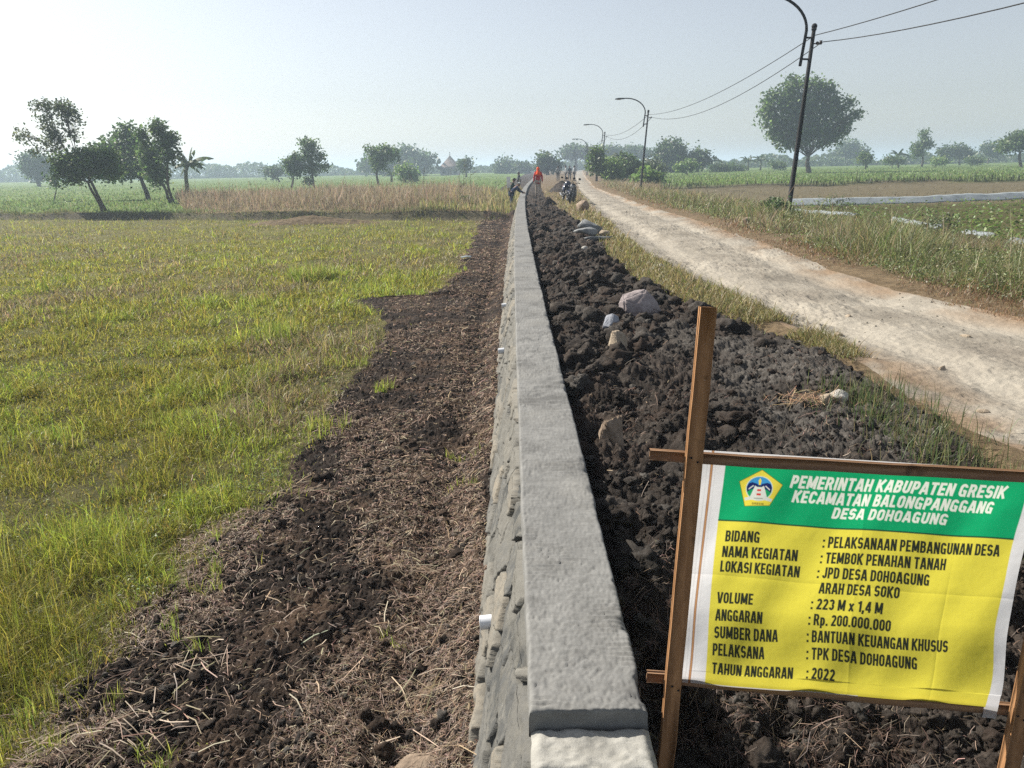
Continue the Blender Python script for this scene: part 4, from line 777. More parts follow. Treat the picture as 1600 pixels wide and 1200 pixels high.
def clods(n, fx, name, label, mat, y0, y1, s0, s1, sub=3, pw=1.6, sink=.25, gate=None):
    protos = [clod_shape(900 + 20 * k, sub) for k in range(9)]; y = lod(n, y0, y1); x = fx(y, rng.uniform(0, 1, n))
    if gate is not None: k = gate(x, y); x, y = x[k], y[k]
    k = np.ones(len(x), bool)
    for (qx, qy, qr) in STONES: k &= np.hypot(x - qx, (y - qy) * np.where(y < qy, .55, 1)) > qr * 1.0 + .03
    x, y = x[k], y[k]; n = len(x)
    s = s0 + (s1 - s0) * rng.uniform(0, 1, n) ** pw; V = []; T = []; q = 0; z = H(x, y)
    wh = rng.integers(0, 9, n)
    for i in range(n):
        P, f = protos[wh[i]]; R_, _ = np.linalg.qr(rng.normal(0, 1, (3, 3))); v = (P @ R_.T) * s[i] * np.array([1, 1, .8]) * rng.uniform(.75, 1.15, 3) + [x[i], y[i], z[i] + s[i] * (.5 - sink)]; V.append(v); T.append(f + q); q += len(P)
    tone = np.concatenate([np.full(len(v), t_) for v, t_ in zip(V, np.where(rng.uniform(0, 1, n) < .30, rng.uniform(.25, .95, n), rng.uniform(0, .12, n)))])
    return tag(put(name, mesh(name, np.concatenate(V), None, np.concatenate(T), smooth=True, attrs={'dry': tone}), mat), label, None, None, 'stuff')
strip = lambda y, t: wall_r(y) + .05 + t * (soil_edge(y) - wall_r(y) - .05)
isfine = lambda x, y: (x > 1.15 + .3 * np.sin(y * 2)) & (y < 7.0)
clods(330, strip, 'soil_clods', 'large broken clods of black clay beside the wall', M['soil_r'], 1.5, 7.5, .02, .10, 4, 2.6, .40, lambda x, y: ~isfine(x, y) | (rng.uniform(0, 1, len(x)) < .12))
clods(46, strip, 'soil_clods', 'biggest slabs of cut black clay on the bank', M['soil_r'], 2.0, 24, .09, .15, 4, 1.6, .45, lambda x, y: ~isfine(x, y) & (y > 3.2))
clods(1300, strip, 'soil_clods', 'broken clods of black clay along the farther wall', M['soil_r'], 5.5, 34, .025, .12, 3, 2.8, .40, lambda x, y: ~isfine(x, y) | (rng.uniform(0, 1, len(x)) < .1))
clods(2600, strip, 'soil_clods', 'fist sized and smaller lumps of black clay', M['soil_r'], 1.3, 16, .008, .034, 3, 1.9, .3)
clods(5200, strip, 'soil_crumbs', 'crumbled black soil between the clods', M['soil_r'], 1.3, 12, .004, .014, 2, 1.4, .1)
clods(4200, lambda y, t: grass_edge(y) + t * (wall_foot(y) - grass_edge(y)), 'soil_crumbs', 'small dark soil crumbs on the dug strip', M['soil_l'], 1.6, 20, .005, .022, 2, 1.7, .2)
clods(520, lambda y, t: grass_edge(y) - .1 + t * (wall_foot(y) - grass_edge(y)), 'soil_clods', 'dark earth lumps on the dug strip', M['soil_l'], 1.6, 16, .012, .045, 3, 2.0, .3)
clods(900, lambda y, t: road_l(y) + t ** 1.5 * (road_r(y) - road_l(y)), 'gravel', 'loose pale gravel on the dirt road', M['road'], 3.4, 30, .004, .016, 2, 2.2, .3, lambda x, y: fbm(x * 1.1, y * .8, 103) > .5)

# ------------------------------------------------------------------ far side of the left bank, fields, crops
def mass(name, n, fx, y0, y1, hh, cols, wts, label, wk=.0014, lean=.4, wmax=.06, gate=None, hvar=4, near=1.0):
    y = lod(n, y0, y1); x, y = fx(y, rng.uniform(0, 1, n))
    if gate is not None: k = rng.uniform(0, 1, n) < gate(x, y); x, y = x[k], y[k]
    n = len(x); h = hh * rng.gamma(hvar, 1 / hvar, n) * (.7 + .6 * fbm(x * .4, y * .4, 402)) if np.isscalar(hh) else hh(x, y) * rng.gamma(hvar, 1 / hvar, n)
    return blades(name, x, y, h, np.minimum(np.maximum(.006, y * wk), wmax), vary(pick(n, cols, wts), .22), M['blade'], lean, label=label)
def _bx(x0, x1): return lambda y, t: (x0(y) + t * (x1(y) - x0(y)), y)
# dark growth on the bank
n = 6000; x = rng.uniform(-36, 0.1, n); y = bank_l(x) + rng.uniform(.3, 1.1, n)
blades('grass', x, y, rng.gamma(4, .25, n) * .13 * (.1 + 1.6 * sst(.3, .7, fbm(x * .6, y * 0 + 2, 404))), np.full(n, .02), vary(pick(n, [(.09, .12, .045), (.14, .16, .06), (.22, .20, .09), (.06, .08, .035)], [3, 3, 3, 1]), .25), M['blade'], .5, label='dark green growth along the top of the field bank')
n = 5000; x = rng.uniform(-36, 0.1, n); y = bank_l(x) + rng.uniform(-.25, .35, n); k = fbm(x * .9, y * .5, 408) > .45; x, y = x[k], y[k]; n = len(x)
blades('grass', x, y, rng.gamma(4, .25, n) * .16, np.full(n, .018), vary(pick(n, [(.16, .18, .06), (.25, .23, .10), (.10, .13, .045)], [3, 3, 2]), .25), M['blade'], .6, flop=.2, label='ragged grass hanging over the face of the field bank')
mass('dry_grass', 105000, lambda y, t: (np.interp(y, [34, 45, 62], [-13, -18.5, -26]) + t * (np.interp(y, [34, 45, 62], [-.6, -1.0, -.6]) - np.interp(y, [34, 45, 62], [-13, -18.5, -26])), y), 35.5, 62, lambda x, y: .46 * sst(1.0, 5, y - bank_l(x)) * (.65 + .6 * fbm(x * .3, y * .3, 405)) * (1 - .5 * sst(-4, -1, x)) + .06, [(.30, .235, .155), (.34, .265, .18), (.24, .19, .12), (.26, .245, .125), (.37, .30, .21)], [4, 3, 3, 1.6, 1.5], 'pinkish brown dry grass standing beyond the field bank', wk=.0008, lean=.75, gate=lambda x, y: (y > bank_l(x) + .3).astype(float))
mass('dry_grass', 5000, lambda y, t: (-4.2 + t * (wall_l(y) - .1 + 4.2), y), 35.5, 60, .34, [(.33, .29, .13), (.25, .27, .09), (.37, .31, .17), (.17, .20, .07)], [3, 2, 2, 1], 'yellow green rough grass between the bank and the wall', gate=lambda x, y: (y > bank_l(x) + .4).astype(float))
mass('crop', 46000, _bx(lambda y: -.85 * y - 6, lambda y: np.where(y < 62, np.interp(y, [40, 48, 62], [-14, -19, -27]), wall_l(y) - 3)), 40, 170, .12, [(.16, .23, .07), (.21, .28, .09), (.12, .18, .06), (.26, .28, .13)], [3, 3, 2, 1.5], 'green crop field beyond the bank on the left', lean=.7, wmax=.12, gate=lambda x, y: (y > bank_l(x) + .8).astype(float))
mass('crop', 42000, _bx(lambda y: verge_r(y) + .3, lambda y: .95 * y + 8), 63.5, 170, .13, [(.15, .23, .065), (.20, .29, .08), (.12, .18, .055), (.25, .27, .12)], [3, 3, 2, 1.5], 'green crop field beyond the ploughed land on the right', lean=.7, wmax=.12, gate=lambda x, y: (y > bank_r(x) + .6).astype(float))
n = 2600; x = rng.uniform(12, 70, n); y = bank_r(x) + rng.uniform(-.1, .5, n)
blades('grass', x, y, rng.gamma(4, .25, n) * .3 * (.3 + 1.4 * fbm(x * .25, y * 0, 407)), np.full(n, .06), vary(pick(n, [(.06, .08, .03), (.10, .13, .045), (.05, .055, .03)], [2, 2, 2]), .25), M['blade'], .5, label='dark growth along the bank of the ploughed field')
n = 9000; y = lod(n, 34, 62); x = verge_r(y) + 1 + rng.uniform(0, 1, n) * (.9 * y + 6); k = fbm(x * .5, y * .9, 412) > .47; x, y = x[k], y[k]; n = len(x)
blades('stubble', x, y, rng.uniform(.03, .16, n), np.full(n, .03), vary(pick(n, [(.22, .17, .10), (.13, .10, .06), (.30, .25, .15), (.17, .18, .07)], [3, 3, 2, 1.5]), .25), M['blade'], .9, label='brown stubble and clods on the ploughed field')
# broad leaved crop beside the verge, right
n = 42000; y = lod(n, 9, 34); x = np.maximum(verge_r(y) + .2, 9.7) + rng.uniform(0, 1, n) * (.8 * y + 4); k = (rng.uniform(0, 1, n) < .35 + .65 * sst(.35, .5, fbm(x * .8, y * .8, 410))); x, y = x[k], y[k]; n = len(x)
leaf_quads('crop', np.stack([x, y, H(x, y) + .06 + .26 * rng.uniform(0, 1, n) ** 1.2], 1), rng.uniform(.06, .14, n), vary(pick(n, [(.12, .20, .045), (.17, .26, .06), (.085, .14, .035), (.22, .29, .09)], [3, 3, 2, 1.5]), .2), M['blade'], 1.0, None, 'stuff', 'bright green broad leaved crop to the right of the tall verge')
# white plastic
def ribbon(name, pts, hgt, mat, label, cat, lean=0, gaps=None, s=1, flat=False, group=None):
    P = np.array(pts, float); L = np.concatenate([[0], np.cumsum(np.linalg.norm(P[1:, :2] - P[:-1, :2], axis=1))]); n = int(L[-1] / .12); q = np.linspace(0, L[-1], n); X = np.interp(q, L, P[:, 0]); Y = np.interp(q, L, P[:, 1]); Z = H(X, Y)
    tg = np.stack([np.gradient(X), np.gradient(Y)], 1); tg /= np.linalg.norm(tg, axis=1)[:, None]; nr = np.stack([-tg[:, 1], tg[:, 0]], 1); m = 7; V = []
    for j in range(m):
        t = j / (m - 1); wv = .09 * (fbm(q * 2.4, t * 2 + s, 420 + s) - .5) * 2
        if flat: off = (t - .5) * hgt; up = .05 + .10 * fbm(q * 3, t * 3, 421 + s) + .08 * math.sin(math.pi * t); o = nr * (off + wv[:, None] * .5)
        else: up = t * hgt * (.75 + .35 * fbm(q * .35, 0 * q, 422 + s)); o = nr * (wv * t + lean * t)[:, None]
        V.append(np.stack([X + o[:, 0], Y + o[:, 1], Z + up], 1))
    V = np.stack(V, 1).reshape(-1, 3); i = np.arange(n - 1)
    if gaps is not None: i = i[gaps(q[:-1])]
    i = (i[:, None] * m + np.arange(m - 1)[None]).ravel(); Q = np.stack([i, i + 1, i + m + 1, i + m], 1)
    used = np.unique(Q); mp_ = np.zeros(len(V), int); mp_[used] = np.arange(len(used))
    o = put(name, mesh(name, V[used], mp_[Q], smooth=True), mat); sm_ = o.modifiers.new('thickness', 'SOLIDIFY'); sm_.thickness = .008; return tag(o, label, cat, group)
M['film'] = m_cloth('thin white plastic', (.44, .49, .52), .45)
ribbon('plastic_sheet', [(12.6, 35.5), (14.7, 35), (18.7, 35.6), (24, 37.2), (33, 40)], .32, M['film'], 'long low sheet of translucent white plastic edging the ploughed field', 'plastic sheet', .5, s=1)
pts_ = [(9.3, 33), (12.0, 25.5), (11.6, 19.7), (11.3, 16.6), (11.0, 13)]
for k, (a_, b_) in enumerate([(0.02, .2), (.30, .46), (.52, .64), (.70, .98)]):
    P_ = np.array([(10.6, 31.0), (12.1, 25.5), (11.55, 19.9), (11.15, 16.8), (10.9, 13.5)]); L_ = np.linspace(0, 1, 5); tt = np.linspace(a_, b_, 6)
    ribbon('mulch_film', [(np.interp(t, L_, P_[:, 0]), np.interp(t, L_, P_[:, 1])) for t in tt], .30, M['film'], ['scrap of white mulch film in grass nearest the leaning lamp post', 'white mulch film strip left of the leafy green crop', 'short white mulch film strip between tall verge grass and crop', 'widest crumpled white mulch film at the right edge of the crop'][k], 'plastic film', s=5 + k, flat=True, group='white mulch film along the crop')
def litter(p, s, label, seed):
    r = np.random.default_rng(seed); n = 9; t = np.linspace(-1, 1, n); X, Y = np.meshgrid(t, t); Z = .5 * fbm(X * 1.3 + seed, Y * 1.3, 430) + .3 * np.exp(-(X ** 2 + Y ** 2)) + .25 * fbm(X * 4, Y * 4, 431); f = .75 + .5 * fbm(X * 2 + seed, Y * 2, 432)
    V = np.stack([X * f * s, Y * f * s * .7, Z * s * .8], -1).reshape(-1, 3); i = (np.arange(n - 1)[:, None] * n + np.arange(n - 1)[None]).ravel()
    o = put('litter', mesh('litter', V, np.stack([i, i + 1, i + n + 1, i + n], 1)), M['film'], None, (p[0], p[1], float(H(p[0], p[1])) + .02)); sm_ = o.modifiers.new('thickness', 'SOLIDIFY'); sm_.thickness = .004; return tag(o, label, 'litter')
litter((-1.08, 19.5), .13, 'crumpled white plastic scrap at the edge of the grass', 3)
litter((30.8, 44.5), .35, 'white bundle lying on the ploughed field by the right edge', 5)

# ------------------------------------------------------------------ trees
def wobble(P, s, amp):
    P = np.array(P, float); return P
LEAFC = {'dark': [(.048, .082, .030), (.068, .112, .038), (.10, .14, .052), (.036, .062, .025)], 'mid': [(.068, .118, .036), (.095, .15, .047), (.13, .185, .06), (.052, .09, .03)], 'light': [(.12, .20, .05), (.16, .25, .065), (.20, .27, .085), (.09, .15, .04)], 'grey': [(.075, .10, .048), (.10, .125, .06), (.13, .15, .075), (.06, .08, .04)]}
LEAFC = {k_: [tuple(q * 1.22 for q in c_) for c_ in v_] for k_, v_ in LEAFC.items()}
def bez(a, b, n=6, sag=0.0, r=None):
    t = np.linspace(0, 1, n)[:, None]; P = a + (b - a) * t; L = np.linalg.norm(b - a)
    if r is not None: P += np.sin(np.pi * t) * r.normal(0, L * .045, 3) + np.sin(2 * np.pi * t) * r.normal(0, L * .025, 3)
    P[:, 2] += sag * L * (4 * t[:, 0] * (1 - t[:, 0])); return P
LEAFK = 2.2
def tree(name, label, Y, base, fork, blobs, cols, nleaf, lsize, tr=.12, group=None, cat='tree', gapf=.5, seed=1, clump=9, depth=1.0, droop=0.0, bare=0, simple_=False):
    """base and fork: pixels of the trunk's foot and first fork; blobs: (u, v, ru, rv) of each mass of leaves, all at distance Y"""
    r = np.random.default_rng(seed); k = mpp(Y); B = at(base[0], base[1], Y); B[2] = float(H(B[0], B[1])); t = empty(name, tuple(B), label, cat, group)
    fk = at(fork[0], fork[1], Y) - B; mb = MB(); path = bez(np.zeros(3) - [0, 0, .15], fk, 7, 0, r); mb.tube(path, np.linspace(tr * 1.25, tr * .8, 7), 9)
    pts = []; cl = []; tot = sum(b[2] * b[3] for b in blobs)
    for (u, v, ru, rv) in blobs:
        c = at(u, v, Y) - B; R3 = np.array([ru * k, max(ru, rv) * k * depth, rv * k]) * .88; c[1] += r.uniform(-.5, .5) * R3[1] * (1 if len(blobs) > 1 else 0)
        st = path[-1] if c[2] > fk[2] * .6 else path[len(path) // 2]; q = bez(st, c + [0, 0, -.2 * R3[2]], 7, .05, r); lf = min(1, (4 / len(blobs)) ** .5); mb.tube(q, np.linspace(tr * .6 * lf, tr * .14 * lf, 7), 6)
        share = ru * rv / tot; nc = max(6, int(nleaf * LEAFK * share / clump))
        d = r.normal(0, 1, (nc, 3)); d /= np.linalg.norm(d, axis=1)[:, None]; rad = r.uniform(.1, 1, nc) ** .5; cc = c + d * rad[:, None] * R3 * (1 + .18 * r.normal(0, 1, (nc, 1)))
        nz = fbm(cc[:, 0] / (R3[0] + .1) * 1.3 + seed, cc[:, 2] / (R3[2] + .1) * 1.3 + cc[:, 1] / (R3[1] + .1), 440); cc = cc[r.uniform(0, 1, nc) > gapf * sst(.42, .62, nz)]
        if not simple_:
            for e in cc[r.uniform(0, 1, len(cc)) < min(1, 14 / max(1, len(cc)))]: mb.tube(bez(q[4], e, 4, .04, r), np.linspace(tr * .18, tr * .05, 4), 4, caps=False)
        sp_ = lsize * 1.3; P = (cc[:, None] + r.normal(0, sp_, (len(cc), clump, 3)) * [1, 1, .75]).reshape(-1, 3)
        if droop: P[:, 2] -= droop * np.abs(r.normal(0, 1, len(P)))
        tone = np.repeat(r.normal(1, .18, len(cc)), clump)[:, None]; pts.append(P); cl.append(pick(len(P), LEAFC[cols], [3, 3, 2, 2]) * tone)
    mb.build('trunk', M['bark'], t)
    if pts and not bare:
        P = np.concatenate(pts); P[:, 2] = np.maximum(P[:, 2], .05); leaf_quads('crown', P, r.uniform(.7, 1.4, len(P)) * lsize * 1.25, vary(np.concatenate(cl), .15), M['leaf'], .3, t)
    return t
GL = 'trees standing behind the left bank'
tree('tree', 'tallest feathery tree with an open two part crown leaning left behind the field bank', 45, (168, 331), (116, 252), [(110, 186, 20, 20), (78, 186, 19, 22), (66, 166, 15, 8), (96, 164, 14, 7), (45, 210, 22, 14), (72, 230, 27, 14), (94, 246, 17, 10), (118, 208, 9, 8), (88, 212, 12, 10)], 'grey', 3000, .13, .075, GL, gapf=.9, seed=11, droop=.05)
tree('tree', 'round bushy green tree leaning left on crooked twin stems nearest the bank', 44, (160, 332), (138, 286), [(110, 268, 25, 18), (136, 250, 30, 20), (158, 262, 24, 18), (100, 256, 14, 14), (170, 246, 16, 12)], 'mid', 3600, .15, .07, GL, gapf=.3, seed=12)
tree('tree', 'dense dark tree on a short trunk in the middle of the left group', 62, (231, 305), (221, 280), [(152, 262, 22, 15), (180, 266, 26, 14), (172, 245, 28, 22), (200, 250, 38, 29), (228, 258, 30, 22), (196, 206, 12, 12), (179, 218, 8, 8), (210, 226, 20, 14)], 'mid', 4200, .24, .16, GL, gapf=.3, seed=13)
tree('tree', 'thin tree leaning left with a bare lower trunk at the edge of dry grass', 53, (272, 314), (247, 280), [(243, 274, 18, 18), (231, 236, 17, 15), (221, 210, 9, 9), (236, 254, 14, 14)], 'mid', 1900, .16, .09, GL, gapf=.4, seed=14)
tree('tree', 'slender upright tree standing beside the banana plant', 52, (272, 313), (262, 250), [(247, 205, 11, 12), (262, 217, 15, 14), (265, 244, 12, 17), (252, 228, 12, 12), (245, 193, 6, 7)], 'mid', 1700, .15, .08, GL, gapf=.5, seed=15)
tree('tree', 'distant round blue grey tree at the far left', 150, (61, 290), (58, 280), [(54, 262, 20, 21), (46, 254, 13, 13), (62, 256, 13, 15)], 'dark', 1500, .5, .3, gapf=.15, seed=16)
tree('sapling', 'thin sapling with few leaves under the leaning trees', 60, (84, 305), (84, 285), [(82, 280, 7, 8), (88, 288, 5, 6)], 'mid', 220, .14, .04, cat='sapling', gapf=.4, seed=17)
tree('tree', 'short bushy tree, left one of the pair in the middle field', 92, (456, 293), (458, 280), [(460, 262, 12, 15), (452, 254, 7, 6), (464, 246, 6, 5)], 'mid', 1100, .24, .13, 'pair of trees in the middle field', gapf=.35, seed=18)
tree('tree', 'taller tree with separate leaf tufts, right one of the pair in the middle field', 92, (491, 289), (487, 270), [(476, 222, 7, 7), (488, 230, 9, 9), (484, 246, 12, 12), (499, 244, 7, 8), (489, 262, 15, 10), (510, 260, 5, 5), (478, 236, 6, 5), (482, 282, 5, 6)], 'mid', 1600, .22, .13, 'pair of trees in the middle field', gapf=.5, seed=19)
tree('tree', 'small round hazy tree left of the pair in the middle field', 150, (437, 288), (436, 282), [(432, 268, 12, 9), (422, 268, 6, 6)], 'dark', 500, .4, .2, gapf=.3, seed=20)
tree('tree', 'slender tree with a wide open top before the big dome tree', 105, (589, 287), (589, 268), [(594, 243, 15, 11), (610, 240, 15, 10), (577, 232, 7, 4), (593, 257, 12, 8), (602, 230, 7, 3)], 'mid', 1300, .28, .15, gapf=.55, seed=21)
tree('tree', 'biggest domed blue grey tree on the horizon left of the pointed roof', 230, (640, 281), (640, 268), [(636, 240, 16, 11), (658, 252, 20, 12), (580, 256, 16, 12), (610, 258, 26, 13), (640, 262, 30, 12)], 'dark', 3200, .8, .5, gapf=.1, seed=22)
tree('shrub', 'bright green rounded shrub in the field before the dome tree', 115, (634, 286), (634, 278), [(634, 270, 14, 13), (644, 274, 7, 9)], 'light', 800, .32, .08, cat='shrub', gapf=.2, seed=23)
tree('tree', 'small lollipop shaped tree behind the tall dead weeds', 170, (728, 276), (728, 268), [(727, 256, 8, 9)], 'dark', 350, .45, .2, gapf=.15, seed=24)
tree('tree', 'low domed hazy tree right of the lollipop tree', 240, (790, 272), (790, 268), [(790, 258, 13, 9), (781, 264, 9, 6), (802, 264, 8, 5)], 'dark', 700, .7, .3, gapf=.1, seed=25)
tree('tree', 'hazy bush tree just left of the red clothed walker', 230, (815, 272), (815, 268), [(814, 261, 8, 6), (822, 264, 6, 5)], 'dark', 400, .6, .3, gapf=.1, seed=26)
tree('tree', 'tall crowned tree at the end of the road right of the walker', 150, (856, 273), (854, 264), [(848, 249, 9, 10), (858, 254, 9, 8), (866, 258, 11, 8), (846, 262, 8, 6)], 'dark', 1300, .42, .3, gapf=.2, seed=27)
GU = 'flat topped trees beyond the lamp posts'
for k, (u, v, ru, lab) in enumerate([(900, 236, 22, 'flat topped hazy tree behind the farthest lamp posts'), (944, 238, 26, 'flat topped hazy tree in the middle behind the bamboo'), (990, 237, 26, 'flat topped hazy tree behind the second lamp post')]):
    tree('tree', lab, 250, (u, 272), (u, 250), [(u, v, ru, 7), (u - ru * .5, v + 4, ru * .6, 6), (u + ru * .55, v + 3, ru * .6, 6)], 'dark', 1600, .7, .3, GU, gapf=.15, seed=30 + k)
tree('tree', 'narrow green tree beside the third lamp post', 78, (932, 281), (932, 262), [(933, 243, 9, 12), (930, 258, 8, 10), (938, 262, 7, 9)], 'mid', 1100, .22, .1, gapf=.35, seed=34)
tree('bamboo', 'pale green bamboo clump left of the second lamp post', 80, (958, 283), (958, 272), [(956, 262, 14, 16), (964, 270, 12, 12), (950, 272, 9, 10)], 'light', 1700, .2, .06, cat='bamboo', gapf=.25, seed=35)
tree('shrub', 'wide light green thicket directly behind the second lamp post', 84, (985, 282), (985, 274), [(980, 258, 17, 15), (994, 262, 14, 13), (972, 268, 12, 12)], 'mid', 2000, .22, .08, cat='shrub', gapf=.25, seed=36)
tree('shrub', 'grey green thicket to the right of the second lamp post', 95, (1018, 281), (1018, 274), [(1016, 262, 15, 13), (1028, 268, 10, 9)], 'grey', 1100, .26, .08, cat='shrub', gapf=.3, seed=37)
tree('tree', 'largest rounded dark tree right of the lamp posts', 150, (1048, 271), (1048, 260), [(1046, 236, 20, 17), (1058, 242, 16, 17), (1036, 248, 14, 15), (1052, 256, 20, 11)], 'dark', 2600, .45, .4, gapf=.15, seed=38)
tree('tree', 'rounded dark tree between the largest tree and the coconut palm', 150, (1090, 268), (1090, 258), [(1090, 244, 14, 12), (1098, 250, 11, 11), (1082, 254, 10, 9)], 'dark', 1300, .42, .3, gapf=.15, seed=39)
tree('shrub', 'pale green spreading bush before the largest rounded tree', 115, (1074, 272), (1074, 266), [(1068, 259, 10, 6), (1080, 258, 11, 7), (1062, 262, 7, 5)], 'light', 700, .3, .08, cat='shrub', gapf=.35, seed=40)
# the great round tree in the right hand field
r_ = np.random.default_rng(5); bl = []
for k in range(64):
    a_ = k * 2.39996; q_ = ((k + .5) / 64) ** .5; bu, bv_ = 1260 + (70 * q_ + r_.normal(0, 3)) * math.cos(a_), 181 - (54 * q_ + r_.normal(0, 3)) * math.sin(a_)
    if bv_ > 224 and abs(bu - 1262) < 12: continue
    bl.append((bu, bv_, r_.uniform(8, 12), r_.uniform(7, 10)))
tree('tree', 'great round leafy tree standing alone in the field behind the nearest lamp post', 112, (1264, 270), (1263, 246), bl, 'mid', 6800, .36, .30, gapf=.6, seed=41, clump=9, depth=1.5)
tree('tree', 'large hazy blue tree right behind the great round tree', 260, (1328, 256), (1328, 250), [(1328, 236, 21, 15), (1318, 242, 15, 11), (1342, 242, 12, 11)], 'dark', 1200, .8, .4, gapf=.1, seed=42)
tree('shrub', 'small dark bush in front of the hazy blue tree', 140, (1353, 258), (1353, 252), [(1353, 247, 9, 8)], 'mid', 350, .36, .1, cat='shrub', gapf=.3, seed=43)
tree('tree', 'odd tree with a tuft on a bare stalk above a bushy base', 160, (1440, 257), (1441, 234), [(1442, 208, 6, 4), (1450, 225, 8, 5), (1434, 234, 11, 11), (1442, 220, 4, 6)], 'mid', 900, .36, .18, gapf=.35, seed=44)
tree('tree', 'low rounded tree, left of two on the right horizon', 190, (1477, 253), (1477, 248), [(1477, 239, 10, 8)], 'dark', 420, .5, .2, gapf=.2, seed=45)
tree('tree', 'rounded tree, right of two on the right horizon', 190, (1500, 252), (1500, 246), [(1500, 236, 13, 9), (1510, 241, 8, 7)], 'dark', 600, .5, .2, gapf=.2, seed=46)
tree('tree', 'hazy tree just left of the tree at the right edge', 220, (1545, 250), (1545, 244), [(1545, 233, 13, 9), (1556, 238, 9, 7)], 'dark', 520, .6, .2, gapf=.2, seed=47)
tree('tree', 'spreading tree with bare trunk cut by the right edge of the picture', 130, (1596, 256), (1594, 238), [(1588, 222, 22, 10), (1572, 230, 14, 7), (1604, 224, 16, 12), (1594, 214, 12, 7)], 'mid', 1700, .36, .22, gapf=.35, seed=48)
for k, (u, v, lab, Y) in enumerate([(1395, 250, 'low bush under the banana plants on the right', 150), (1462, 251, 'long low bush beside the odd tufted tree', 150), (1520, 250, 'low bush under the hazy right hand trees', 160), (1120, 262, 'low bush under the coconut palm', 140), (1145, 262, 'low bush left of the small palms', 150), (1210, 258, 'low bush left of the great round tree', 150), (1008, 276, 'low weedy bush by the second lamp post foot', 70)]):
    tree('shrub', lab, Y, (u, v + 6), (u, v + 3), [(u, v, 12, 5), (u + 12, v + 1, 8, 4)], ('mid', 'light', 'mid', 'dark', 'mid', 'mid', 'light')[k], 420, .3, .06, 'low bushes along the field edges', 'shrub', .25, 60 + k, simple_=True)
# palms and bananas
def frond_plant(name, label, cat, Y, base, top, fronds, wid, colr, tr, group=None, seed=1, droopy=.5):
    r = np.random.default_rng(seed); B = at(base[0], base[1], Y); B[2] = float(H(B[0], B[1])); t = empty(name, tuple(B), label, cat, group); T = at(top[0], top[1], Y) - B
    MB().tube(bez(np.array([0, 0, -.1]), T, 6, 0, r), np.linspace(tr * 1.2, tr * .8, 6), 9).build('stem', M['stalk'], t)
    for (u, v, dep) in fronds:
        e = at(u, v, Y) - B; e[1] += dep; n = 14; s_ = np.linspace(0, 1, n); L = np.linalg.norm(e - T); P = T + (e - T) * s_[:, None]; P[:, 2] += droopy * L * (s_ * (1 - s_)) * 1.6
        tg = np.gradient(P, axis=0); sd = np.cross(tg, [0, 0, 1.0]); sd /= np.linalg.norm(sd, axis=1)[:, None] + 1e-6; wv = wid * np.sin(np.pi * np.clip(s_ * .93 + .07, 0, 1)) ** .7 * (1 + .12 * r.normal(0, 1, n))
        V = []
        for q, (p, d, w2) in enumerate(zip(P, sd, wv)): V += [p - d * w2 * .34 - [0, 0, w2 * .42], p, p + d * w2 * .34 - [0, 0, w2 * .42]]
        Q = []
        for q in range(n - 1):
            if r.uniform() > .12: Q.append((q * 3, q * 3 + 1, q * 3 + 4, q * 3 + 3))
            if r.uniform() > .12: Q.append((q * 3 + 1, q * 3 + 2, q * 3 + 5, q * 3 + 4))
        c = vary(np.tile(np.array(colr), (n * 3, 1)), .15); put('frond', mesh('frond', V, Q, None, c), M['leaf'], t)
    return t
frond_plant('banana_plant', 'banana plant with long bent leaves right of the left tree group', 'banana plant', 66, (291, 302), (294, 256), [(333, 248, .3), (325, 265, -.5), (311, 272, .4), (299, 229, .2), (307, 234, -.3), (270, 225, -.4), (268, 243, .5), (282, 252, 0), (284, 276, -.3), (308, 252, -.8), (272, 236, .9), (316, 258, .6), (276, 262, -.6)], .72, (.07, .10, .04), .16, seed=51, droopy=.4)
for k, (u, v, lab) in enumerate([(612, 272, 'banana plant left of the bright green shrub'), (628, 262, 'taller banana plant rising behind the bright green shrub')]):
    frond_plant('banana_plant', lab, 'banana plant', 122, (u, 287), (u, v), [(u - 13, v - 4, .5), (u + 12, v - 6, -.5), (u - 6, v - 12, .4), (u + 7, v - 12, 0), (u - 12, v + 6, -.6), (u + 12, v + 5, .6)], .55, (.06, .09, .04), .18, 'banana plants near the bright shrub', 70 + k)
for k, (u, v, lab, n_) in enumerate([(1112, 250, 'coconut palm right of the rounded dark trees', 11), (1169, 250, 'left of two small palms in the right hand hedge', 9), (1188, 249, 'right of two small palms in the right hand hedge', 9), (1404, 240, 'drooping banana plant left of the odd tufted tree', 7), (968, 244, 'banana plant rising above the bamboo clump', 7)]):
    fr = [(u + 15 * math.cos(a_) * (1.1 if n_ > 10 else .85), v - 9 * math.sin(a_) + 2, 2 * math.sin(a_ * 3)) for a_ in np.linspace(-.5, math.pi + .5, n_)]
    frond_plant('palm' if k < 3 else 'banana_plant', lab, 'palm' if k < 3 else 'banana plant', (150, 160, 160, 155, 85)[k], (u, 266 if k < 3 else 258 if k == 3 else 282), (u, v + 2), fr, (.6, .6, .6, .7, .4)[k], (.055, .085, .04), .16, None, 80 + k, .5)
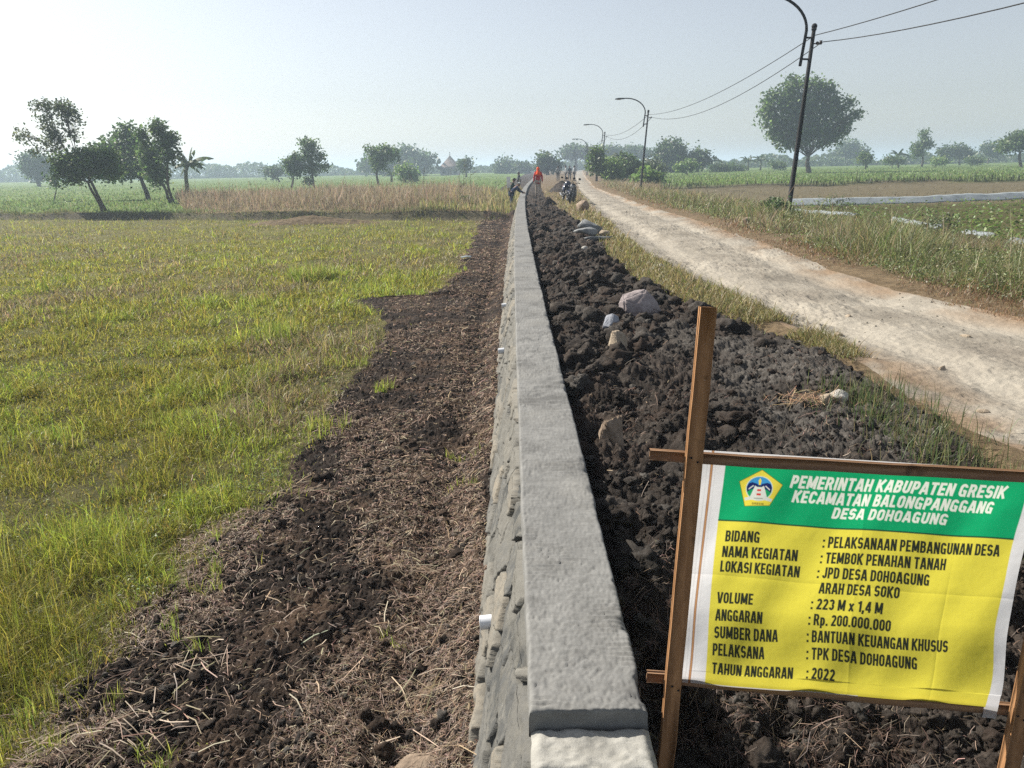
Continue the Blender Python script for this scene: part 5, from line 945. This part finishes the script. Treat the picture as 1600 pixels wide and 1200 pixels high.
# tree belt on the horizon that reads as one mass
def belt(name, label, segs, Y, cols, n, lsize, s):
    r = np.random.default_rng(s); P = []; C_ = []
    for (u0, u1, v0, vb) in segs:
        m = int(n * (u1 - u0) / 100); u = r.uniform(u0, u1, m); top = v0 + 9 * (fbm(u * .045, u * 0 + s, 450) - .5) * 2 + 6 * (fbm(u * .16, u * 0, 451) - .5); b_ = vb - (u - u0) * .0 ; v = top + r.uniform(0, 1, m) ** 1.1 * (b_ - top)
        yy = Y + r.uniform(-14, 14, m); d = (u[:, None] - 800) / F * _r + (600 - v[:, None]) / F * _u + _f; p = d * (yy / d[:, 1])[:, None] + np.array([0, 0, CAMZ]); P.append(p); C_.append(pick(m, LEAFC[cols], [3, 3, 2, 2]) * (.7 + .6 * fbm(u * .12, v * .2, 452))[:, None])
    P = np.concatenate(P); P[:, 2] = np.maximum(P[:, 2], -.3); leaf_quads(name, P, r.uniform(.6, 1.3, len(P)) * lsize, vary(np.concatenate(C_), .12), M['leaf'], .3, None, 'stuff', label)
belt('treeline', 'hazy blue belt of trees along the horizon', [(-260, 40, 262, 290), (40, 260, 268, 289), (255, 345, 258, 288), (330, 480, 258, 286), (470, 580, 260, 284), (560, 720, 257, 281), (700, 860, 257, 276), (850, 960, 252, 274)], 330, 'dark', 2600, 1.3, 3)
belt('treeline', 'hazy belt of trees and hedges behind the right hand fields', [(940, 1120, 250, 268), (1110, 1200, 247, 264), (1190, 1420, 245, 260), (1400, 1560, 240, 256), (1550, 1860, 240, 252)], 260, 'dark', 2200, 1.0, 4)
# tall dead weeds and saplings near the bank's right end
def weed(u, v, Y, hpx, label, seed, nb=9, grp='dead weed stalks above the dry grass'):
    r = np.random.default_rng(seed); B = at(u, v, Y); B[2] = float(H(B[0], B[1])); h = hpx * mpp(Y); t = empty('dead_weed', tuple(B), label, 'weed', grp); mb = MB(); P = bez(np.zeros(3), np.array([r.normal(0, .05) * h, 0, h]), 7, 0, r); P[:, :2] *= .6; mb.tube(P, np.linspace(.016, .005, 7), 5)
    for k in range(nb):
        s_ = r.uniform(.3, .95); p0 = P[int(s_ * 6)]; e = p0 + np.array([r.normal(0, .10) * h, r.normal(0, .1) * h, r.uniform(.06, .2) * h]); mb.tube([p0, (p0 + e) / 2 + [0, 0, -.02 * h], e], [.008, .006, .003], 4, caps=False)
    mb.build('stalk', M['dead'], t)
for k, (u, v, Y, hp, lab) in enumerate([(725, 318, 46, 58, 'tallest dead weed stalk before the lollipop tree'), (719, 320, 45, 40, 'dead weed stalk left of the tallest one'), (740, 316, 46, 44, 'dead weed stalk right of the tallest one'), (664, 322, 44, 48, 'twin dead weed stalk alone in the pink grass'), (548, 316, 45, 30, 'short dead weed in the middle of the pink grass'), (490, 320, 44, 26, 'short dead weed in the left part of the pink grass'), (395, 318, 47, 36, 'dead weed at the left end of the pink grass')]):
    weed(u, v, Y, hp, lab, 90 + k)
tree('shrub', 'dark green weed bush at the bank end below the dead weeds', 41, (724, 326), (724, 320), [(722, 316, 10, 7), (736, 318, 8, 5)], 'mid', 420, .10, .02, cat='shrub', gapf=.2, seed=55, simple_=True)
tree('shrub', 'dark green weed bush around the nearest lamp post foot', 24.6, (1222, 338), (1222, 332), [(1210, 328, 18, 15), (1228, 332, 14, 12), (1196, 334, 12, 10)], 'mid', 900, .09, .02, cat='shrub', gapf=.2, seed=56, simple_=True)
for k, (u, v, Y, lab) in enumerate([(1300, 312, 27, 'airy weed bush before the white plastic sheet'), (1465, 345, 19, 'dark weed bush at the edge of the leafy crop'), (1185, 325, 27, 'dark weed bush left of the nearest lamp post')]):
    tree('shrub', lab, Y, (u, v + 25), (u, v + 12), [(u, v, 24, 12), (u + 20, v + 8, 16, 9), (u - 20, v + 10, 16, 8)], ('grey', 'grey', 'mid')[k], 230, .05, .015, 'weed bushes in the right verge', 'shrub', .35, 57 + k, simple_=True)

# ------------------------------------------------------------------ pointed house far away
def house():
    Y = 235; k = mpp(Y); B = at(704, 274, Y); B[2] = float(H(B[0], B[1])); t = empty('house', tuple(B), 'far hazy house with a tall pointed tiled roof between the trees', 'house'); hw = 16 * k
    mt_w = simple('pale plaster', (.45, .44, .42), .8, .2, 0, .12, .3); mt_r = simple('dull roof tiles', (.20, .16, .15), .85, .2, 0, .25, .6)
    zt = at(704, 242, Y)[2] - B[2]; ze = zt * .34
    MB().box((0, 0, ze / 2), (hw * 1.7, hw * 1.7, ze), bev=.01).build('wall', mt_w, t, smooth=False)
    V = []; 
    prof = [(1.15, ze - .25), (.78, ze + (zt - ze) * .22), (.42, ze + (zt - ze) * .55), (.05, zt - .3)]
    for (f, z) in prof: V += [(-hw * f, -hw * f, z), (hw * f, -hw * f, z), (hw * f, hw * f, z), (-hw * f, hw * f, z)]
    V.append((0, 0, zt)); Q = [(r * 4 + j, r * 4 + (j + 1) % 4, r * 4 + 4 + (j + 1) % 4, r * 4 + 4 + j) for r in range(3) for j in range(4)] + [(3, 2, 1, 0)]; T = [(12 + j, 12 + (j + 1) % 4, 16) for j in range(4)]
    rf = put('roof', mesh('roof', V, Q, T), mt_r, t); MB().tube([(0, 0, zt - .1), (0, 0, zt + .5)], [.12, .04], 8).ball((0, 0, zt + .6), .16).build('finial', mt_r, rf)
    for xx in (-.9, 0, .9): MB().box((xx * hw * .55, -hw * .85 - .02, ze * .5), (hw * .3, .08, ze * .5)).build('window' if xx else 'door', M['steel'], t)
house()

# ------------------------------------------------------------------ street lamps and cables
lamp_pts = [(25.0, (1231, 330), (1272, 45)), (60.0, (1001, 290), (1013, 175)), (93.0, (940, 279), (945, 208)), (126.0, (917, 275), (918.5, 227)), (160.0, (899, 272), (898, 236))]
def lamp_head_at(top): return top + np.array([-1.95, 0, 1.02])
ends = []
def make_lamp(Y, bpx, tpx, label):
    top = at(*tpx, Y); bx = at(*bpx, Y)[0]; bz = float(H(bx, Y)); o = np.array([bx, Y, bz]); t = empty('street_lamp', tuple(o), label, 'street lamp', 'street lamps along the dirt road'); T = top - o; ax = T / np.linalg.norm(T)
    mb = MB(); mb.tube([ax * -.3, ax * .25, ax * .26, T * .55, T * .56, T], [.10, .10, .078, .070, .062, .056], 14); mb.build('pole', M['steel'], t)
    MB().ball(T + ax * .07, .085).tube([T - ax * .04, T + ax * .02], [.075, .075], 12).build('cap', M['steel'], t)
    s_ = np.array([-1, 0, .05]); p0 = T - ax * 1.05 + s_ * .27; p1 = T - ax * .05 + s_ * .22
    P = [p0, p1]; r = 1.0
    for a in np.linspace(8, 92, 12): P.append(p1 + np.array([-1.42 * (1 - math.cos(math.radians(a))), 0, 1.02 * math.sin(math.radians(a))]))
    e = P[-1]; P.append(e + np.array([-.20, 0, -.01])); MB().tube(P, [.045] * 2 + [.040] * 12 + [.034], 10).build('arm', M['steel'], t)
    for f in (.25, .85): MB().tube([T - ax * f, T - ax * f + s_ * .26], .028, 8).build('bracket', M['steel'], t)
    h0 = P[-1]; hd = MB().ball(h0 + [-.27, 0, -.01], (.33, .13, .065), roty(-.06)).tube([h0 + [.12, 0, 0], h0 + [-.05, 0, 0]], [.05, .06], 10).build('lamp_head', M['steel'], t); MB().ball(h0 + [-.30, 0, -.055], (.20, .10, .04)).build('lens', M['lampglass'], hd)
    ins = T - ax * .42 + np.array([.26, 0, .02]); MB().tube([T - ax * .42, ins], .018, 8).tube([ins + [0, 0, -.04], ins + [0, 0, .0], ins + [0, 0, .03], ins + [0, 0, .07]], [.03, .055, .03, .05], 10).ball(ins + [-.1, 0, 0], .05).build('insulator', M['porcelain'], t)
    ends.append((o + T - ax * .18 + np.array([.05, 0, 0]), o + ins + np.array([.05, 0, .03])))
    return t
labs = ['nearest and tallest leaning street lamp with its head above the frame', 'second street lamp along the road, behind the dry verge', 'third street lamp beside the narrow green tree', 'fourth street lamp, small and far along the road', 'farthest street lamp, barely visible before the flat topped trees']
for (Y, b_, t_), lb in zip(lamp_pts, labs): make_lamp(Y, b_, t_, lb)
prev = (ends[0][0] + np.array([-.9, -33, -.2]), ends[0][1] + np.array([-.7, -33, -.25])); chain = [prev] + ends
for w_ in (0, 1):
    mb = MB()
    for a, b in zip(chain[:-1], chain[1:]):
        n = 26; t = np.linspace(0, 1, n); P = a[w_] + (b[w_] - a[w_]) * t[:, None]; P[:, 2] -= (.55 if w_ == 0 else .85) * 4 * t * (1 - t); mb.tube(P, .013 if a[w_][1] < 40 else .016, 5)
    tag(mb.build('overhead_cable', M['wire']), ['upper black cable strung along the pole tops', 'lower black cable strung on the side insulators'][w_], 'cable', 'overhead cables between the street lamps')

# ------------------------------------------------------------------ motorcycles
M['rubber'] = simple('black rubber', (.018, .018, .019), .8); M['chrome'] = simple('worn dull metal', (.22, .225, .235), .45, .4, .6, .1); M['alloy'] = simple('dark grey alloy', (.07, .072, .078), .5, .4, .4, .15)
M['blackpaint'] = simple('gloss black paint', (.012, .013, .016), .2, .6, 0, .1); M['seatvinyl'] = simple('black seat vinyl', (.02, .02, .022), .55); M['redglass'] = simple('red lens', (.35, .02, .02), .25, .5); M['bluepaint'] = simple('dark blue paint', (.02, .03, .07), .25, .6, 0, .1)
def motorcycle(name, loc, heading, lean, paint, label, sport=False):
    t = empty(name, loc, label, 'motorcycle', 'motorcycles parked at the road edge'); R = rotz(heading) @ roty(lean); t.rotation_euler = Matrix(R.tolist()).to_euler(); t.scale = (.79, .79, .79)
    Rw, wb = .285, 1.26
    def wheel(y):
        wl = MB().torus((0, y, Rw), (1, 0, 0), Rw - .045, .045, 30, 8).build('wheel', M['rubber'], t); MB().torus((0, y, Rw), (1, 0, 0), Rw - .085, .018, 28, 6).tube([(-.05, y, Rw), (.05, y, Rw)], .045, 12).build('rim', M['chrome'], wl)
        mb = MB()
        for k in range(10): a = k * math.pi / 5; mb.tube([(0, y, Rw), (0, y + (Rw - .09) * math.cos(a), Rw + (Rw - .09) * math.sin(a))], .008, 4, caps=False)
        mb.tube([(.055, y, Rw), (.062, y, Rw)], [.11, .11], 18).build('spokes', M['alloy'], wl)
    wheel(wb / 2); wheel(-wb / 2)
    st = np.array([0, wb / 2 - .36, .92]); ax = np.array([0, wb / 2, Rw]); mb = MB()
    for sx in (-.085, .085): mb.tube([ax + [sx, 0, 0], ax * .55 + st * .45 + [sx, 0, 0]], [.026, .026], 8).tube([ax * .55 + st * .45 + [sx, 0, 0], st + [sx, 0, .0]], [.020, .020], 8)
    mb.box(st + [0, 0, -.02], (.22, .07, .03)).box(st * .75 + ax * .25, (.20, .06, .03)).build('fork', M['chrome'], t)
    a = np.linspace(.15, 1.0, 12) * math.pi; fd = MB()
    for (cy, a0, a1, nm) in ((wb / 2, .12, .80, 'front'), (-wb / 2, .25, .92, 'rear')):
        q = np.linspace(a0, a1, 10) * math.pi; pts = [(0, cy + (Rw + .03) * math.cos(v), Rw + (Rw + .03) * math.sin(v)) for v in q]; MB().tube(pts, .062, 8, flat=.35).build('fender', paint, t)
    hb = MB().tube([(-.36, st[1] - .16, 1.02), (-.26, st[1] - .08, 1.05), (-.09, st[1], .97), (.09, st[1], .97), (.26, st[1] - .08, 1.05), (.36, st[1] - .16, 1.02)], .013, 8).build('handlebar', M['steel'], t)
    for sx in (-1, 1):
        MB().tube([(sx * .36, st[1] - .16, 1.02), (sx * .27, st[1] - .09, 1.05)], .02, 8).build('grip', M['rubber'], hb)
        m_ = MB().tube([(sx * .25, st[1] - .07, 1.05), (sx * .30, st[1] - .02, 1.16), (sx * .33, st[1] - .03, 1.22)], .007, 6).ball((sx * .34, st[1] - .03, 1.25), (.075, .018, .05)).build('mirror', M['steel'], hb)
        MB().ball((sx * .17, wb / 2 - .28, .86), (.04, .05, .03)).build('indicator', M['redglass'] if False else M['chrome'], t)
    h_ = MB().ball((0, wb / 2 - .25, .86), (.10, .10, .10)).build('headlight', paint if sport else M['blackpaint'], t); MB().ball((0, wb / 2 - .17, .86), (.082, .035, .082)).build('lens', M['lampglass'], h_)
    if sport: MB().ball((0, wb / 2 - .30, .90), (.19, .20, .20), rotx(-.4)).ball((.17, wb / 2 - .42, .66), (.07, .22, .20)).ball((-.17, wb / 2 - .42, .66), (.07, .22, .20)).build('fairing', paint, t)
    MB().tube([(0, .22, .80), (0, .10, .90), (0, -.05, .88), (0, -.2, .78)], [.07, .145, .135, .06], 14, flat=.85).build('tank', paint, t)
    MB().tube([(0, -.12, .79), (0, -.3, .80), (0, -.55, .84), (0, -.78, .86)], [.08, .125, .115, .07], 12, flat=.42).build('seat', M['seatvinyl'], t)
    MB().tube([(0, -.45, .74), (0, -.75, .76), (0, -.92, .82)], [.11, .09, .03], 10, flat=.6).build('tail', paint, t); MB().ball((0, -.92, .80), (.06, .03, .035)).build('tail_light', M['redglass'], t)
    MB().box((0, .05, .42), (.22, .30, .26), bev=.3).tube([(0, .10, .52), (0, .20, .66)], [.09, .075], 12).ball((.13, -.02, .38), (.05, .11, .11)).ball((-.13, -.02, .38), (.05, .11, .11)).build('engine', M['alloy'], t)
    fr = MB()
    for sx in (-.07, .07): fr.tube([(0, st[1] - .04, .82), (sx, .30, .50), (sx, .12, .27), (sx, -.25, .30), (sx, -.32, .72), (0, .12, .76)], .018, 8).tube([(sx * 1.4, -.25, .34), (sx * 1.4, -wb / 2, Rw)], .02, 8)
    fr.build('frame', M['steel'], t)
    MB().tube([(.12, -.42, .70), (.12, -wb / 2 + .04, Rw + .05)], .032, 10).tube([(-.12, -.42, .70), (-.12, -wb / 2 + .04, Rw + .05)], .032, 10).build('shock_absorber', M['chrome'], t)
    MB().tube([(.10, .22, .50), (.14, .26, .34), (.15, .05, .26), (.16, -.35, .28), (.17, -.80, .40)], [.018, .018, .02, .045, .048], 10).build('exhaust', M['chrome'], t)
    MB().tube([(-.12, -.05, .28), (-.28, -.12, .02)], .012, 6).build('side_stand', M['steel'], t); MB().tube([(-.26, .0, .30), (.26, .0, .30)], .016, 8).build('footrest', M['rubber'], t)
    MB().box((0, -.98, .62), (.16, .012, .11), rotx(.3), bev=.05).build('number_plate', M['blackpaint'], t)
    return t
for (u, y_, hd, ln, pt, lb, spt) in ((893, 32.8, math.pi - .22, -.10, M['blackpaint'], 'black motorcycle with bright fork parked nearest, facing the camera', False), (883, 35.2, math.pi + .12, -.10, M['bluepaint'], 'dark faired motorcycle parked close behind the nearest one', True)):
    p = at(u, 312, y_); motorcycle('motorcycle', (p[0], p[1], float(H(p[0], p[1]))), hd, ln, pt, lb, spt)

# ------------------------------------------------------------------ people
M['skin'] = simple('brown skin', (.22, .12, .075), .6, .3, 0, .1); M['hair'] = simple('black hair', (.012, .011, .01), .6)
def cloth(name, c): return simple(name, c, .9, .1, 0, .18, 14)
def skin_mesh(name, V, E, R, mat, parent, sub=1):
    me = bpy.data.meshes.new('tmp'); me.from_pydata([tuple(v) for v in V], E, []); o = bpy.data.objects.new('tmp', me); col.objects.link(o); md = o.modifiers.new('skin', 'SKIN'); md.use_smooth_shade = True
    for i, r in enumerate(R): me.skin_vertices[0].data[i].radius = (r, r) if np.isscalar(r) else r
    me.skin_vertices[0].data[0].use_root = True; sd = o.modifiers.new('sub', 'SUBSURF'); sd.levels = sd.render_levels = sub
    dg = bpy.context.evaluated_depsgraph_get(); nm = bpy.data.meshes.new_from_object(o.evaluated_get(dg)); nm.name = name; bpy.data.objects.remove(o); bpy.data.meshes.remove(me)
    return put(name, nm, mat, parent)
def person(loc, heading, label, top, bottom, head=None, pose=None, hs=1.0, long_top=False, shoes=None, group=None, sleeves=True):
    t = empty('person', loc, label, 'person', group); t.rotation_euler = (0, 0, heading); t.scale = (hs, hs, hs)
    J = dict(pel=(0, 0, .92), sp=(0, -.01, 1.08), ch=(0, -.01, 1.28), nk=(0, 0, 1.43), jaw=(0, .03, 1.50), hd=(0, .015, 1.575), tp=(0, .0, 1.65), shl=(-.165, 0, 1.36), shr=(.165, 0, 1.36), ell=(-.235, -.03, 1.10), elr=(.235, -.03, 1.10), wrl=(-.245, .05, .86), wrr=(.245, .05, .86),
             hil=(-.095, 0, .88), hir=(.095, 0, .88), knl=(-.10, .05, .48), knr=(.10, .02, .48), anl=(-.10, .10, .08), anr=(.10, -.12, .09), tol=(-.11, .24, .035), tor=(.11, .02, .03))
    J.update(pose or {}); J = {k: np.array(v, float) for k, v in J.items()}
    names = ['pel', 'sp', 'ch', 'nk', 'jaw', 'hd', 'tp', 'shl', 'ell', 'wrl', 'shr', 'elr', 'wrr', 'hil', 'knl', 'anl', 'tol', 'hir', 'knr', 'anr', 'tor']
    rad = dict(pel=(.125, .10), sp=(.12, .095), ch=(.14, .10), nk=.052, jaw=(.06, .065), hd=(.078, .09), tp=(.06, .07), shl=.056, shr=.056, ell=.042, elr=.042, wrl=.028, wrr=.028, hil=.088, hir=.088, knl=.058, knr=.058, anl=.040, anr=.040, tol=.034, tor=.034)
    ed = [('pel', 'sp'), ('sp', 'ch'), ('ch', 'nk'), ('nk', 'jaw'), ('jaw', 'hd'), ('hd', 'tp'), ('ch', 'shl'), ('shl', 'ell'), ('ell', 'wrl'), ('ch', 'shr'), ('shr', 'elr'), ('elr', 'wrr'), ('pel', 'hil'), ('hil', 'knl'), ('knl', 'anl'), ('anl', 'tol'), ('pel', 'hir'), ('hir', 'knr'), ('knr', 'anr'), ('anr', 'tor')]
    V = [J[n] for n in names]; R = [rad[n] for n in names]; E = [(names.index(a), names.index(b)) for a, b in ed]
    for sd, s_ in (('l', -1), ('r', 1)):                                  # palms, four fingers and a thumb
        w0, e0 = J['wr' + sd], J['el' + sd]; d = (w0 - e0) / np.linalg.norm(w0 - e0); sdv = np.cross(d, [s_ * 1.0, 0, 0]); sdv /= np.linalg.norm(sdv) + 1e-6; cl = np.array([-s_ * 1.0, 0, 0]); iw = names.index('wr' + sd)
        pm = len(V); V.append(w0 + d * .055); R.append((.034, .020)); E.append((iw, pm))
        for k, (off, ln) in enumerate(((-.027, .062), (-.009, .075), (.009, .07), (.026, .055))):
            b = len(V); V += [w0 + d * .092 + sdv * off, w0 + d * (.092 + ln * .55) + sdv * off * 1.1 + cl * .012, w0 + d * (.092 + ln * .9) + sdv * off * 1.1 + cl * .032]; R += [.0095, .0085, .0075]; E += [(pm, b), (b, b + 1), (b + 1, b + 2)]
        b = len(V); V += [w0 + d * .045 - sdv * .036, w0 + d * .085 - sdv * .052 + cl * .012]; R += [.011, .009]; E += [(pm, b), (b, b + 1)]
    body = skin_mesh('body', V, E, R, M['skin'], t, 1)
    hdv = J['tp'] - J['jaw']; hdv /= np.linalg.norm(hdv); fw = np.cross([1.0, 0, 0], hdv); fw = -fw if fw[1] < 0 and pose is None else fw; hc = J['hd']
    face = MB()
    for sx in (-.032, .032): face.ball(hc + fw * .083 + np.array([sx, 0, 0]) + hdv * .01, (.011, .007, .007), nu=8, nv=6)
    face.build('eyes', M['hair'], t); MB().tube([hc + fw * .08 + hdv * .01, hc + fw * .104 - hdv * .028, hc + fw * .082 - hdv * .032], [.008, .013, .008], 8).build('nose', M['skin'], t); MB().ball(hc + fw * .082 - hdv * .058, (.024, .008, .007), nu=8, nv=6).build('mouth', M['redglass'] if False else M['skin'], t)
    for sx in (-1, 1): MB().ball(hc + np.array([sx * .082, 0, 0]) - fw * .005, (.012, .022, .032), nu=8, nv=6).build('ear', M['skin'], t)
    # clothing follows the same bones a little further out
    def wear(nm, js, eds, sc_, mat, extra=()):
        VV = [J[j] for j in js] + [np.array(x[0], float) for x in extra]; RR = [tuple(np.array(rad[j]) * sc_ + .008) if not np.isscalar(rad[j]) else rad[j] * sc_ + .008 for j in js] + [x[1] for x in extra]; EE = [(js.index(a), js.index(b)) for a, b in eds] + [(x[2] if isinstance(x[2], int) else js.index(x[2]), len(js) + k) for k, x in enumerate(extra)]
        return skin_mesh(nm, VV, EE, RR, mat, t, 1)
    js = ['ch', 'sp', 'pel', 'nk', 'shl', 'ell', 'shr', 'elr'] + (['wrl', 'wrr'] if sleeves else []); es = [('ch', 'sp'), ('sp', 'pel'), ('ch', 'nk'), ('ch', 'shl'), ('shl', 'ell'), ('ch', 'shr'), ('shr', 'elr')] + ([('ell', 'wrl'), ('elr', 'wrr')] if sleeves else [])
    ex = [((J['hil'] + J['hir']) / 2 + (J['pel'] - J['sp']) * 1.15, (.20, .16), 'pel')] if long_top else []
    wear('tunic' if long_top else 'shirt', js, es, 1.22, cloth('worn cloth', top), ex)
    wear('trousers', ['pel', 'hil', 'knl', 'anl', 'hir', 'knr', 'anr'], [('pel', 'hil'), ('hil', 'knl'), ('knl', 'anl'), ('pel', 'hir'), ('hir', 'knr'), ('knr', 'anr')], 1.04, cloth('trouser cloth', bottom))
    for s_ in 'lr': MB().tube([J['an' + s_] + [0, -.04, -.03], (J['an' + s_] + J['to' + s_]) / 2 + [0, 0, -.02], J['to' + s_] + [0, .02, .0]], [.045, .05, .036], 10, flat=.75).build('shoe', M['rubber'], t)
    if head and head[0] == 'hijab':
        nkp, c = J['nk'], J['hd']; MB().tube([c + hdv * .115 - fw * .01, c + hdv * .085 - fw * .01, c + hdv * .02 - fw * .02, c - hdv * .07 - fw * .025, nkp + [0, -.03, -.01], nkp + [0, -.02, -.10], nkp + [0, -.02, -.21]], [.02, .085, .107, .098, .12, .19, .225], 16, flat=.82).build('headscarf', cloth('headscarf cloth', head[1]), t)
    elif head and head[0] == 'cap': MB().ball(hc + hdv * .045 - fw * .005, (.092, .10, .07)).ball(hc + hdv * .03 + fw * .09, (.07, .06, .012)).build('cap', cloth('cap cloth', head[1]), t)
    else: MB().ball(hc + hdv * .035 - fw * .018, (.088, .098, .082)).ball(hc - fw * .045 - hdv * .02, (.07, .05, .06)).build('hair', M['hair'], t)
    return t
def ground_pt(u, y_): p = at(u, 300, y_); return (float(p[0]), float(p[1]), float(H(p[0], p[1])))
person(ground_pt(841, 40.5), .05, 'person in a red top and orange headscarf walking away beside the wall', (.42, .025, .035), (.36, .31, .26), ('hijab', (.72, .10, .03)), None, .87, True)
lean = dict(pel=(0, 0, .86), sp=(0, .10, 1.00), ch=(0, .24, 1.14), nk=(0, .36, 1.24), jaw=(0, .43, 1.28), hd=(0, .46, 1.34), tp=(0, .48, 1.42), shl=(-.165, .30, 1.18), shr=(.165, .30, 1.18), ell=(-.20, .46, .98), elr=(.20, .46, .98), wrl=(-.16, .64, .90), wrr=(.16, .64, .90), hil=(-.095, .0, .84), hir=(.095, .0, .84), knl=(-.11, .05, .46), knr=(.11, .02, .46), anl=(-.12, -.04, .08), anr=(.12, -.10, .09), tol=(-.12, .12, .035), tor=(.12, .06, .03))
def by_wall(y_, off): return (float(wall_l(y_)) - off, y_, float(H(wall_l(np.array([y_]))[0] - off, y_)))
person(by_wall(38.0, .36), -math.pi / 2 + .25, 'person in a navy shirt and pale cap bending over the wall', (.030, .045, .085), (.04, .05, .085), ('cap', (.42, .44, .44)), lean, .88)
person(by_wall(39.6, .40), -math.pi / 2 + .1, 'person with black hair in a dark green shirt standing behind the bending one', (.025, .045, .035), (.035, .045, .07), None, {**lean, 'ch': (0, .08, 1.24), 'nk': (0, .12, 1.38), 'jaw': (0, .17, 1.44), 'hd': (0, .17, 1.51), 'tp': (0, .165, 1.59), 'sp': (0, .04, 1.05), 'shl': (-.165, .09, 1.31), 'shr': (.165, .09, 1.31), 'ell': (-.22, .2, 1.08), 'elr': (.22, .2, 1.08), 'wrl': (-.18, .42, .98), 'wrr': (.18, .42, .98)}, .88)
person(by_wall(63, .5), -math.pi / 2, 'left of two small far workers at the wall', (.09, .10, .10), (.05, .055, .07), None, None, .88, group='two far workers at the wall')
person(by_wall(66, .55), -math.pi / 2 + .4, 'right of two small far workers at the wall', (.06, .07, .08), (.05, .055, .07), ('cap', (.12, .12, .12)), None, .88, group='two far workers at the wall')
for k, (u, y_, c, lb) in enumerate([(872, 82, (.26, .28, .29), 'leftmost far person in grey standing on the verge'), (884, 84, (.42, .44, .45), 'far person in a pale shirt second from the left in the group'), (890, 86, (.07, .09, .11), 'far person in a dark shirt in the middle of the group'), (897, 84, (.36, .38, .40), 'rightmost far person in light grey standing near the lamp posts')]):
    person(ground_pt(u, y_), 1.6 * k, lb, c, (.06, .07, .09), None, None, .92, group='far people standing at the end of the verge')
# small notice board on a stake, heap of soil, and dark stump on the clods
t = empty('notice_board', ground_pt(795, 46), 'small white board on a stake in the rough grass left of the wall', 'sign'); t.location = (float(at(795, 300, 46)[0]), 46, float(H(at(795, 300, 46)[0], 46)))
MB().box((0, 0, .55), (.05, .04, 1.2)).build('stake', M['rail'], t); MB().box((0, -.03, 1.05), (.22, .02, .62), bev=.05).build('board', M['white'], t)
def heap(name, loc, sx, sy, sz, mat, label, seed):
    n = 70; tt = np.linspace(-1, 1, n); X, Y = np.meshgrid(tt, tt); r = np.hypot(X, Y); Zh = np.clip(1 - r, 0, 1) ** .8 * (.75 + .5 * fbm(X * 2 + seed, Y * 2, 460)); wx, wy_ = loc[0] + X * sx, loc[1] + Y * sy
    Z = H(wx, wy_) - .03 + sz * Zh + .16 * np.clip(1 - r, 0, .3) * lumps(wx, wy_, .22, 461) + .05 * np.clip(1 - r, 0, .3) * lumps(wx, wy_, .09, 462); V = np.stack([wx, wy_, Z], -1).reshape(-1, 3); i = (np.arange(n - 1)[:, None] * n + np.arange(n - 1)[None]).ravel()
    return tag(put(name, mesh(name, V, np.stack([i, i + 1, i + n + 1, i + n], 1), smooth=True), mat), label, 'heap')
p = ground_pt(878, 48); heap('soil_heap', p, .85, 1.2, .62, M['soil_r'], 'dark soil heap on the verge behind the motorcycles', 1)
p = at_z(488, 348, -.8); heap('soil_heap', p, 3.2, .9, .34, M['verge'], 'low brown earth heap at the foot of the field bank', 4)
p = ground_pt(858, 32); heap('soil_heap', p, .35, .4, .32, M['soil_r'], 'dark upright clod standing at the grass edge left of the motorcycles', 7)

# ------------------------------------------------------------------ morning haze
hz = MB().box((0, 0, 0), (2, 2, 2), bev=0)
hm = bpy.data.materials.new('haze air'); hm.use_nodes = True; hn = hm.node_tree; hn.nodes.remove(hn.nodes['Principled BSDF']); pv = hn.nodes.new('ShaderNodeVolumePrincipled')
pv.inputs['Color'].default_value = (.66, .82, 1.0, 1); pv.inputs['Density'].default_value = .0013; pv.inputs['Anisotropy'].default_value = .25; hn.links.new(pv.outputs[0], hn.nodes['Material Output'].inputs['Volume'])
ho = hz.build('haze', hm, None, smooth=False); ho.scale = (7000, 7000, 9.2); ho.location = (0, 2500, 7.1); ho['kind'] = 'stuff'; ho['label'] = 'pale morning haze lying over the fields'
